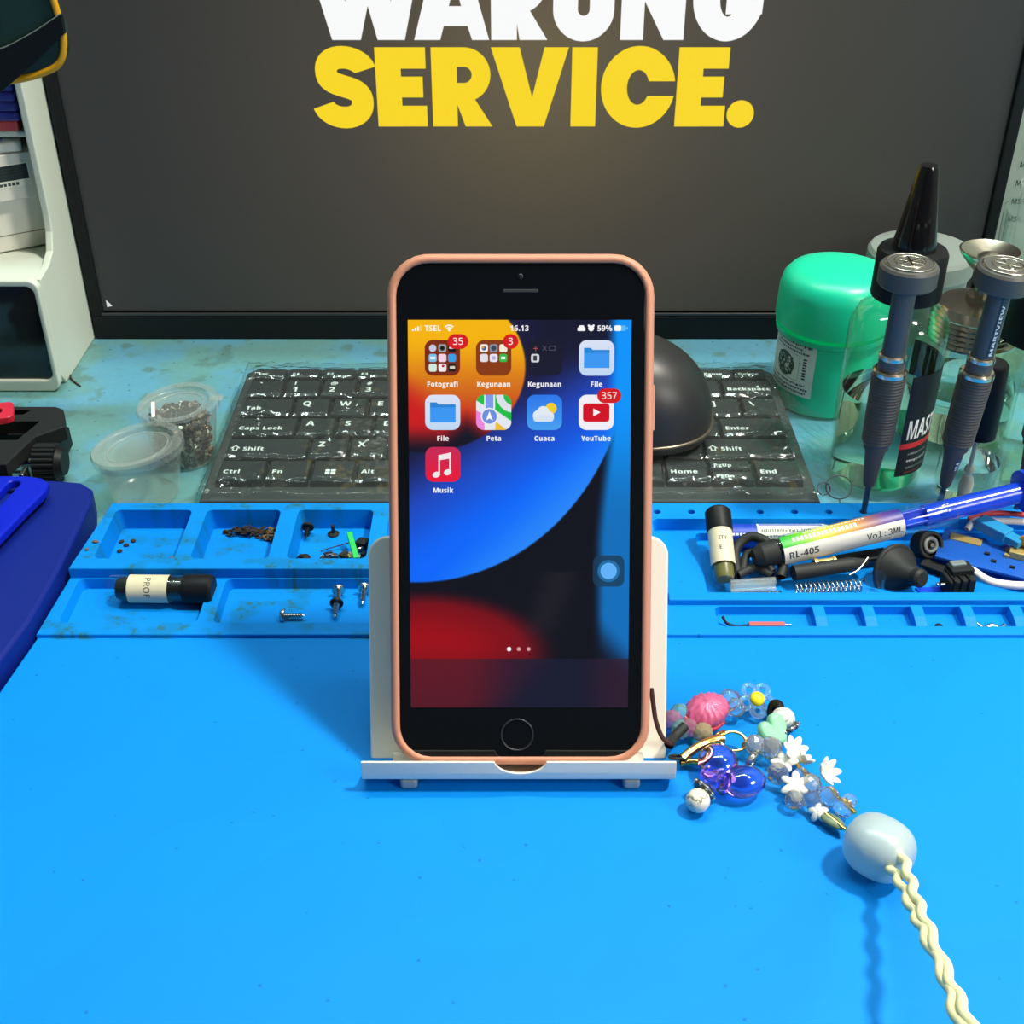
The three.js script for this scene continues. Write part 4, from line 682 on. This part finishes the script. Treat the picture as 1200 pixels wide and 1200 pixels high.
// ---------------------------------------------------------------- left tray contents
const screwProfile = (len, r, pitch) => { const p = [[0, 0], [0.15, 0.1], [r * 0.5, 1.2]]; for (let y = 1.2; y < len; y += pitch) p.push([r, y + pitch * 0.3], [r * 0.62, y + pitch]); p.push([r * 0.7, len], [0, len]); return p; };
function screw(pos, rot, label, len, mat, headMat) {
  const s = thing('screw', label, 'screw', pos, 0, 'loose screws in the tray'); s.rotation.set(...rot);
  M('shank', lathe(screwProfile(len, 1.1, 1), 16), mat, s);
  M('head', lathe([[0, len - 0.2], [2.5, len - 0.2], [2.6, len + 0.4], [1.8, len + 1.4], [0.5, len + 1.6], [0.4, len + 1], [0, len + 1]], 20), headMat || mat, s);
  return s;
}
screw([-76, -0.6, -362.6], [0, 0, PI / 2], 'silver screw lying crosswise alone in the front compartment', 8, K.steel);
screw([-64.6, -0.4, -368.4], [-PI / 2 + 0.12, 0, 0.1], 'silver screw leaning on the dark-headed one by the stand', 8, K.steel);
screw([-65.2, -0.4, -361.2], [-PI / 2 + 0.14, 0.75, 0], 'silver screw with black round head by the stand', 7, K.steel, K.black);
screw([-55.8, -0.4, -369], [-PI / 2 + 0.12, 0, 0], 'silver screw lying nearest the cream phone stand', 8.4, K.steel);
screw([-82.6, -0.6, -412.4], [-PI / 2 + 0.3, 0.5, 0], 'black screw with wide head near the back of the third compartment', 5.5, K.blackMatte);
tag(M('black_screw', lathe([[0, 0], [2.2, 0], [2.4, 0.6], [0.8, 1.2], [0.7, 4.4], [0, 4.6]], 16), K.blackMatte, scene, [-72.4, -2.5, -417.6]), 'tiny black screw standing on its head at the compartment back', 'screw', 'loose screws in the tray');
tag(M('black_screw', lathe([[0, 0], [3.2, 0], [3.4, 1.2], [2.4, 2], [0.9, 2.4], [0.8, 4], [0, 4.2]], 18), K.blackMatte, scene, [-82, -2.5, -398.6], [0.2, 0, 0.2]), 'black flanged screw at the front corner of the third compartment', 'screw', 'loose screws in the tray');
tag(M('needle', rod([-76, -2, -405.6], [-65, 0.2, -408], 0.22, 0.3, 8), K.darkSteel), 'thin dark needle leaning on the chip pile', 'needle');
tag(M('green_stick', box(2.2, 1.6, 15, 0, 0, 0, 0.3), K.greenStick, scene, [-62.6, 2.6, -402.4], [0.16, 0.28, 0]), 'bright green plastic stick lying on the chip pile', 'stick');
{
  let n = 0;
  const chip = (x, z, y, w, h, d, m, label) => { const c = tag(M('electronic_chip', box(w, h, d, 0, 0, 0, 0.25), m, scene, [x, y, z], [rr(-0.3, 0.3), rr(0, 3), rr(-0.3, 0.3)]), label, 'chip', 'salvaged chips in the third compartment'); n++; return c; };
  chip(-59.4, -407.4, 0.4, 5, 2.6, 4.4, K.blackMatte, 'black block chip beside the green stick');
  for (let i = 0; i < 16; i++) chip(rr(-76, -57.4), rr(-401, -397.6), -1.2 + rr(0, 1.4), rr(1.8, 4), rr(0.9, 1.8), rr(1.6, 3), [K.blackMatte, K.debris, K.padGold, K.paper, K.darkSteel][i % 5], ['small black chip in the mixed chip pile', 'dark brown chip in the mixed chip pile', 'gold-coloured contact piece in the mixed chip pile', 'cream connector piece in the mixed chip pile', 'grey metal piece in the mixed chip pile'][i % 5]);
  tag(M('brass_washer', torus(1.5, 0.6, 8, 20), K.pump, scene, [-60.4, 1.2, -402.2], [0.9, 0.3, 0]), 'small brass washer beside the green stick', 'washer');
}
{ // swept piles of lint and wire ends in the second compartment
  const pile = (x, z, w, d, n, label) => {
    const gs = []; for (let i = 0; i < n; i++) { const a = rr(-w, w), b = rr(-d, d), h = rr(0, 2.4) * (1 - Math.abs(a) / w); gs.push(tube([[a, h, b], [a + rr(-2, 2), h + rr(0, 1.2), b + rr(-1.4, 1.4)], [a + rr(-3.5, 3.5), h + rr(-0.4, 0.8), b + rr(-2, 2)]], rr(0.2, 0.5), 6, 5)); }
    const o = M('debris_pile', gs, rnd() < 0.5 ? K.debris : K.debrisBrown, scene, [x, -2.2, z]); o.userData.kind = 'stuff'; tag(o, label, 'debris');
  };
  pile(-108.5, -417.6, 9, 2.2, 60, 'dark pile of lint and wire ends in the second compartment'); pile(-97.4, -415.6, 3, 3.2, 30, 'brown crumbs of wire and lint in the second compartment corner');
  for (const [x, z] of [[-157, -412], [-154.4, -409.6], [-152.4, -412.6], [-156, -405.6], [-162.6, -400], [-164.4, -394.8], [-134, -400.6]]) tag(M('crumb', new THREE.IcosahedronGeometry(0.9, 1).scale(rr(0.7, 1.6), 0.6, rr(0.7, 1.4)), rnd() < 0.5 ? K.debris : K.debrisBrown, scene, [x, x < -161 ? 6.4 : -2, z], [0, rr(0, 3), 0]), 'tiny dark crumb in or beside the first compartment', 'crumb', 'crumbs by the first compartment');
}
function vial(label, pos, rot, L, r, cv, capLen, liquidColor, labelSpan = [0.55, 0.52], fillFrom = 1) {
  const v = thing('glass_vial', label, 'vial', pos); v.rotation.set(...rot);
  M('glass_wall', lathe([[0, 0.2], [r - 1.2, 0.2], [r - 0.1, 1.4], [r, 3], [r, L], [r - 1.4, L + 1.6], [r - 1.6, L + 4]], 36), K.clear, v);
  if (liquidColor) M('contents', lathe([[0, fillFrom], [r - 1.4, fillFrom], [r - 0.8, fillFrom + 1.6], [r - 0.8, L * 0.97], [0, L * 0.97]], 28), liquidColor, v);
  const [g, m] = labelPatch(r + 0.12, L * labelSpan[0], L * labelSpan[1], -PI, PI, cv); M('label', g, m, v);
  M('cap', lathe([[r - 1.2, L - 1], [r + 0.3, L - 1], [r + 0.5, L - 0.4], [r + 0.5, L + capLen - 1], [r - 0.3, L + capLen], [0, L + capLen]], 32), K.black, v);
  return v;
}
{
  const cv = canvas(512, 256, (c) => { c.fillStyle = '#d8cfae'; c.fillRect(0, 0, 512, 256); c.fillStyle = '#2a2a26'; c.font = '54px sans-serif'; c.fillText('PROF', 128, 146); });
  vial('glass vial with cream PROF label and black cap lying in the front compartment', [-151.5, 3.2, -374], [0, R(-1), -PI / 2], 30, 5.2, cv, 10, std(lin(0.01, 0.014, 0.015), 0.3), [0.5, 0.54], 4);
}
// ---------------------------------------------------------------- right bin contents
{
  const cv = canvas(512, 256, (c) => { c.fillStyle = '#d9cdb0'; c.fillRect(0, 0, 512, 256); c.fillStyle = '#4a463c'; c.font = 'bold 40px sans-serif'; c.fillText('ITY', 226, 100); c.fillText('E', 226, 170); });
  vial('small vial with black cap and cream label standing slanted in the big bin', [80.6, 1.4, -377.5], [R(-66), 0, 0], 25, 4.6, cv, 9, std(lin(0.16, 0.15, 0.05), 0.3), [0.62, 0.66], 3);
}
{
  const t = thing('flux_tube', 'white and blue tube with printed label lying at the back of the bin', 'tube', [86, 2.2, -410]);
  const g = new THREE.CylinderGeometry(4.7, 4.7, 38, 32, 1).rotateZ(-PI / 2).translate(19, 0, 0);
  const cv = canvas(512, 256, (c) => { c.fillStyle = '#dfe4d6'; c.fillRect(0, 0, 512, 256); for (const o of [0, 128]) { c.fillStyle = '#1440b8'; c.fillRect(0, o, 150, 128); c.fillRect(160, o + 8, 340, 20); c.fillStyle = '#e8ecf4'; for (let i = 0; i < 6; i++) c.fillRect(14 + i * 20, o + 50, 14, 18); scribble(c, 170, o + 38, 300, 14, '#3a4458'); scribble(c, 170, o + 74, 280, 26, '#59635a'); } });
  const uv = g.attributes.uv; for (let i = 0; i < uv.count; i++) { const a = uv.getX(i), b = uv.getY(i); uv.setXY(i, b, a * 2); }
  const tt = tex(cv, true);
  M('tube_body', g, std(0xffffff, 0.45, 0, { map: tt }), t); M('tube_end', rod([38, 0, 0], [40, 0, 0], 4.7, 4.2, 24), K.white, t); M('tube_tip', [rod([-4, 0, 0], [0, 0, 0], 2.2, 3.6, 20)], K.brass, t);
}
{
  const s = thing('glue_syringe', 'labelled RL-405 glue syringe with blue plunger lying across the bin', 'syringe', [98.5, 6.6, -391.5]);
  const dir = V3(69, 9.5, -15), L = dir.length(); s.quaternion.setFromUnitVectors(V3(1, 0, 0), dir.clone().normalize());
  const cyl = (r0, r1, x0, x1, seg = 32) => rod([x0, 0, 0], [x1, 0, 0], r0, r1, seg);
  M('tip_cap', [cyl(4.8, 5.2, -3, 3.4), cyl(3, 4.8, -6, -3)], K.rubber, s);
  M('barrel', lathe([[5.7, 3], [5.8, 3.4], [5.8, L], [6.4, L + 0.2], [6.4, L + 1]], 40).rotateZ(-PI / 2), K.clear, s);
  M('resin', cyl(4.9, 4.9, 4, 48), std(lin(0.05, 0.05, 0.06), 0.3), s);
  const cv = canvas(768, 256, (c) => {
    c.fillStyle = '#e2ded0'; c.fillRect(0, 0, 768, 256);
    const gr = c.createLinearGradient(0, 0, 768, 0); gr.addColorStop(0, '#12a82c'); gr.addColorStop(0.3, '#b6c828'); gr.addColorStop(0.6, '#d08a30'); gr.addColorStop(0.85, '#5a3a8a'); gr.addColorStop(1, '#2a2a90');
    c.fillStyle = gr; c.fillRect(0, 0, 768, 92); c.fillStyle = '#f2f4e6'; c.font = 'bold 40px sans-serif'; for (let i = 0; i < 16; i++) { c.fillRect(70 + i * 26, 34, 16, 30); }
    c.fillStyle = '#f2f4e6'; for (let i = 0; i < 18; i++) c.fillRect(150 + i * 22, 10, 14, 10);
    c.fillStyle = '#3a3a38'; c.font = 'bold 62px sans-serif'; c.fillText('RL-405', 24, 172); c.font = 'bold 56px monospace'; c.fillText('Vol:3ML', 520, 172);
  });
  const lab = new THREE.CylinderGeometry(5.95, 5.95, 49, 28, 1, true, R(-98), R(150)), u = lab.attributes.uv;
  // theta runs round the barrel, the height runs along it
  lab.rotateZ(-PI / 2);
  for (let i = 0; i < u.count; i++) { const a = u.getX(i), b = u.getY(i); u.setXY(i, b, 1 - a); }
  M('label', lab.translate(29, 0, 0), std(0xffffff, 0.4, 0, { map: tex(cv), side: THREE.DoubleSide }), s);
  const p = M('plunger', [cyl(4.6, 4.6, 50, 53), box(46, 8, 1.2, 76, 0, 0, 0.3), box(46, 1.2, 8, 76, 0, 0, 0.3), cyl(4.2, 4.2, 64, L + 34, 20)], K.plungerBlue, s);
  M('plunger_flange', [cyl(8.6, 8.6, L + 34, L + 36, 32), cyl(7.6, 7.6, L + 36, L + 36.6, 32)], K.plungerBlue, p);
  M('finger_flange', box(1.4, 13.6, 21, L + 1, 0, 0, 0.5), K.clear, s);
}
{
  const c = thing('cable_loop', 'black rubber cable looped beside the slanted vial', 'cable', [93.5, -1, -392]);
  M('loop', [tube([[-7, 1, 6], [-6, 6, -6], [0, 9, -9], [7, 8, -4], [10.4, 4, 4], [9, 2, 8]], 2, 50, 10), tube([[-5, 2, 4], [-2, 6, -2], [3, 6, 1], [6, 3, 6]], 1.7, 40, 10), tube([[-7, 1.8, 6.5], [0, 2.6, 3], [6, 2.2, 7.5]], 1.8, 30, 10)], K.rubber, c);
  const st = thing('clear_tubes', 'bundle of short clear plastic tubes at the front of the bin', 'tubes', [82.5, -1, -379.6]);
  for (const [y, z] of [[0.6, 0], [0.6, 3.4], [3.2, 1.4]]) M('tube', rod([0, y, z], [17, y + 0.6, z - 1], 1.6, 1.6, 16), K.milky, st);
  const spring = (name, label, n, r, step, pos, turn) => { const pts = []; for (let i = 0; i <= n * 12; i++) { const a = i * PI / 6; pts.push([i / 12 * step, r * Math.cos(a), r * Math.sin(a)]); } tag(M(name, tube(pts, 0.34, n * 24, 5), K.steel, scene, pos, [0, turn, 0]), label, 'spring', 'springs in the big bin'); };
  spring('coil_spring', 'short tangled steel spring beside the clear tubes', 11, 1.9, 1.45, [85, -0.6, -373.6], 0.05); spring('coil_spring', 'long steel spring running under the black rod', 15, 2.3, 1.75, [107, 0.2, -377.2], 0.1);
  tag(M('red_stick', box(16, 1.6, 3, 0, 0, 0, 0.3), K.redFaded, scene, [111.5, -1.2, -373.3], [0.3, 0.04, 0]), 'flat faded red stick at the front edge of the bin', 'stick');
  const r = thing('black_probe', 'black plastic rod with metal wire end lying under the syringe', 'probe', [107, 3.4, -383.4], R(12));
  M('handle', [rod([0, 0, 0], [24, 0.5, 0], 3, 2.8, 20), rod([24, 0.5, 0], [30, 0.6, 0], 2.8, 1.4, 16)], K.rubber, r); M('wire_end', tube([[21, -1, 4.4], [25, 0.4, 3.6], [30, 3, 0.4]], 0.5, 16, 6), K.steel, r);
}
{
  const s = thing('suction_cup', 'black rubber suction cup on its side in the bin', 'suction cup', [149.5, 2.4, -384.5]);
  s.rotation.set(R(52), R(-28), R(-30));
  M('cup_cone', lathe([[9.4, -5], [9.9, -4.4], [7.6, -1], [4.6, 3], [3.6, 6], [3.4, 6.2], [4, 2.6], [8.6, -4.4]], 40), K.rubber, s); M('cup_rim', torus(9.6, 1.1, 10, 44).rotateX(PI / 2).translate(0, -4.8, 0), K.rubber, s); M('knob', lathe([[0, 4], [3.5, 5.4], [3.6, 9], [2.6, 10], [0, 10]], 28), K.rubber, s);
  const j = thing('round_socket', 'round black socket with pale centre pin beside the syringe flange', 'socket', [163.5, 4.4, -400.5]);
  j.rotation.set(R(58), 0, R(-18));
  M('shell', lathe([[0, -5], [5.6, -5], [5.6, 1], [5.2, 1.4], [4.4, 1.4], [4.2, 0], [0, 0]], 36), K.rubber, j); M('ring', torus(2.6, 0.8, 10, 28).rotateX(PI / 2).translate(0, 0.6, 0), std(lin(0.2, 0.22, 0.22), 0.4), j); M('pin', rod([0, -0.4, 0], [0, 1.8, 0], 0.9, 0.8, 12), K.pump, j);
  const cc = thing('plastic_thimble', 'small clear plastic thimble in front of the suction cup', 'thimble', [137, -2, -378.5]); M('thimble_wall', lathe([[0, 0.2], [3.4, 0.2], [3.8, 1], [3.8, 8]], 28), K.clear, cc);
  const b = thing('black_connector', 'black plastic connector block with ribs at the front of the bin', 'connector', [168.6, -2, -379.4], R(10));
  M('block', [box(11, 7, 8, 0, 4, 0, 1), box(9, 3, 6, 1, 8.6, -2, 0.6)], K.blackMatte, b); for (let i = 0; i < 3; i++) M('rib', box(1, 8, 8.8, -3.6 + i * 3, 4.2, 0, 0.3), K.black, b);
  M('contact', [box(3, 1, 1, -6.4, 5, 1.4, 0.2), box(3, 1, 1, -6.4, 3, -1.4, 0.2)], K.steel, b); M('clip', box(6, 3, 3, 0.4, 9.6, -3.2, 0.5), std(lin(0.16, 0.2, 0.2), 0.5), b);
}
{
  const w = tag(M('white_cable', tube([[173.4, 4.4, -385.4], [175, 5.4, -381.4], [179, 4.4, -377.4], [187, 3.6, -375.6], [197, 3.2, -376], [214, 3, -377.4], [232, 1, -380]], 1.55, 60, 10), K.white), 'thick white cable curving out of the black connector', 'cable'); void w;
  const p = thing('circuit_board', 'blue circuit board with gold pads lying in the bin', 'circuit board', [190, 2.2, -393], R(-26));
  M('substrate', extrude(poly([[-24, -11], [-8, -11], [-6, -8], [-2, -8], [0, -12], [24, -12], [24, 10], [-24, 10]].map(([a, b]) => [a, -b])), 1.2, 0.2).rotateX(-PI / 2), K.pcbBlue, p);
  M('gold_pad', box(12, 0.6, 4.4, -15, 1.4, -6.4, 0.1), K.padGold, p); M('socket', [box(11, 3, 4.6, 7, 2.6, -3.6, 0.3), box(2, 1.6, 1.6, 1, 1.8, -5.6, 0.2), box(2, 1.6, 1.6, 1, 1.8, -1.6, 0.2)], K.padGold, p);
  for (const [x, z] of [[-6, 0], [-3, 4], [4, 5], [14, 4]]) M('component', box(2, 0.9, 1.2, x, 1.5, z, 0.1), K.blackMatte, p);
  const f = thing('flex_connector', 'light blue plastic flex connector leaning on the circuit board', 'connector', [189.5, 6.2, -406], R(-52)); M('housing', [box(13, 4.4, 6.4, 0, 2.2, 0, 0.5), box(7, 3, 5, 9, 1.8, 0, 0.4)], K.pcbCyan, f);
  tag(M('red_wire', tube([[182, 7.6, -413.6], [190, 9.6, -414.6], [204, 9.4, -414.2], [222, 6, -412]], 1.15, 40, 8), K.red), 'red insulated wire crossing the back of the bin', 'wire');
  tag(M('white_wire', tube([[180.6, 5.6, -409.6], [184, 8, -412], [192, 8.2, -411.6], [205, 7.8, -411], [222, 4, -408]], 1.35, 40, 8), K.white), 'white wire with cut end lying beside the red wire', 'wire');
  const o = thing('orange_capacitor', 'orange disc capacitor at the right end of the bin', 'capacitor', [203.5, 7.4, -397]); o.rotation.set(0.5, -0.2, 0.1);
  M('disc', new THREE.SphereGeometry(1, 32, 20).scale(7.4, 7.4, 2.8), K.orange, o); for (const x of [-2, 2]) M('lead', rod([x, -6, 0], [x, -11, 0], 0.35, 0.35, 8), K.steel, o);
  tag(M('black_strip', box(17, 1.4, 5, 0, 0, 0, 0.4), K.blackMatte, scene, [167, -0.6, -391], [0.05, -0.6, 0]), 'flat black plastic strip between the socket and the circuit board', 'strip');
  tag(M('black_strip', box(22, 1.6, 6, 0, 0, 0, 0.4), K.rubber, scene, [136, 1, -397], [0, 0.2, 0.05]), 'flat black rubber strip behind the suction cup', 'strip');
  tag(M('brass_spacer', lathe([[1.2, 0], [2, 0], [2, 1], [1.6, 1.4], [1.6, 7], [2, 7.4], [2, 8.6], [1.2, 8.6]], 18), K.padGold, scene, [124, 4.6, -389.4], [0, 0.2, PI / 2]), 'brass threaded spacer under the syringe', 'spacer');
  tag(M('blue_scrap', slab([[-6, -4], [5, -5], [7, 3], [-3, 5]], 0, 0.6, 0.1), K.plungerBlue, scene, [160, -2.9, -377.6]), 'scrap of blue plastic film beside the black connector', 'scrap');
}
// front channel
{
  const r = thing('red_probe_tip', 'red insulated wire stub with bent dark tip in the front channel', 'wire', [90, -1.2, -357.4]);
  M('sleeve', box(13.4, 2, 2.2, 3, 0.2, 0, 0.5), K.redFaded, r); M('bent_tip', tube([[-13, 2.4, -2.4], [-11.6, 0.8, -0.4], [-8, 0, 0.4], [-4, 0, 0]], 0.55, 24, 6), K.blackMatte, r); M('bare_end', rod([9.6, 0.2, 0], [12, 0.2, 0], 0.5, 0.5, 8), K.steel, r);
  tag(M('metal_scrap', tube([[-5, 0.6, -1], [-3, 0.4, 0.6], [0, 0.9, 0], [3, 0.3, 0.6], [5, 0.4, -0.4]], 0.7, 30, 6).scale(1, 1, 1.5), K.steel, scene, [175.2, -1.9, -357.4]), 'crumpled silver metal scrap in the front channel', 'scrap');
  tag(M('black_nub', new THREE.SphereGeometry(1.3, 16, 12).scale(1.2, 1, 1), K.blackMatte, scene, [155.4, -0.8, -356.2]), 'small black rubber nub between two channel ribs', 'nub');
}
{ // thin wire loops at the corner of the keyboard film
  const w = thing('wire_loops', 'thin steel wire bent into two loops by the keyboard corner', 'wire', [132, 6, -430.4]);
  M('loop', [torus(5.4, 0.3, 8, 44).scale(1, 0.9, 1).translate(2.4, 5.2, 0), torus(2.6, 0.28, 8, 30).translate(-4, 4.6, 0.4)], K.darkSteel, w, null, [-0.7, 0, 0]); M('stem', rod([2.4, 0, 0], [2.4, -3, 8.4], 0.35, 0.35, 8), K.darkSteel, w);
}

renderer.render(scene, camera);
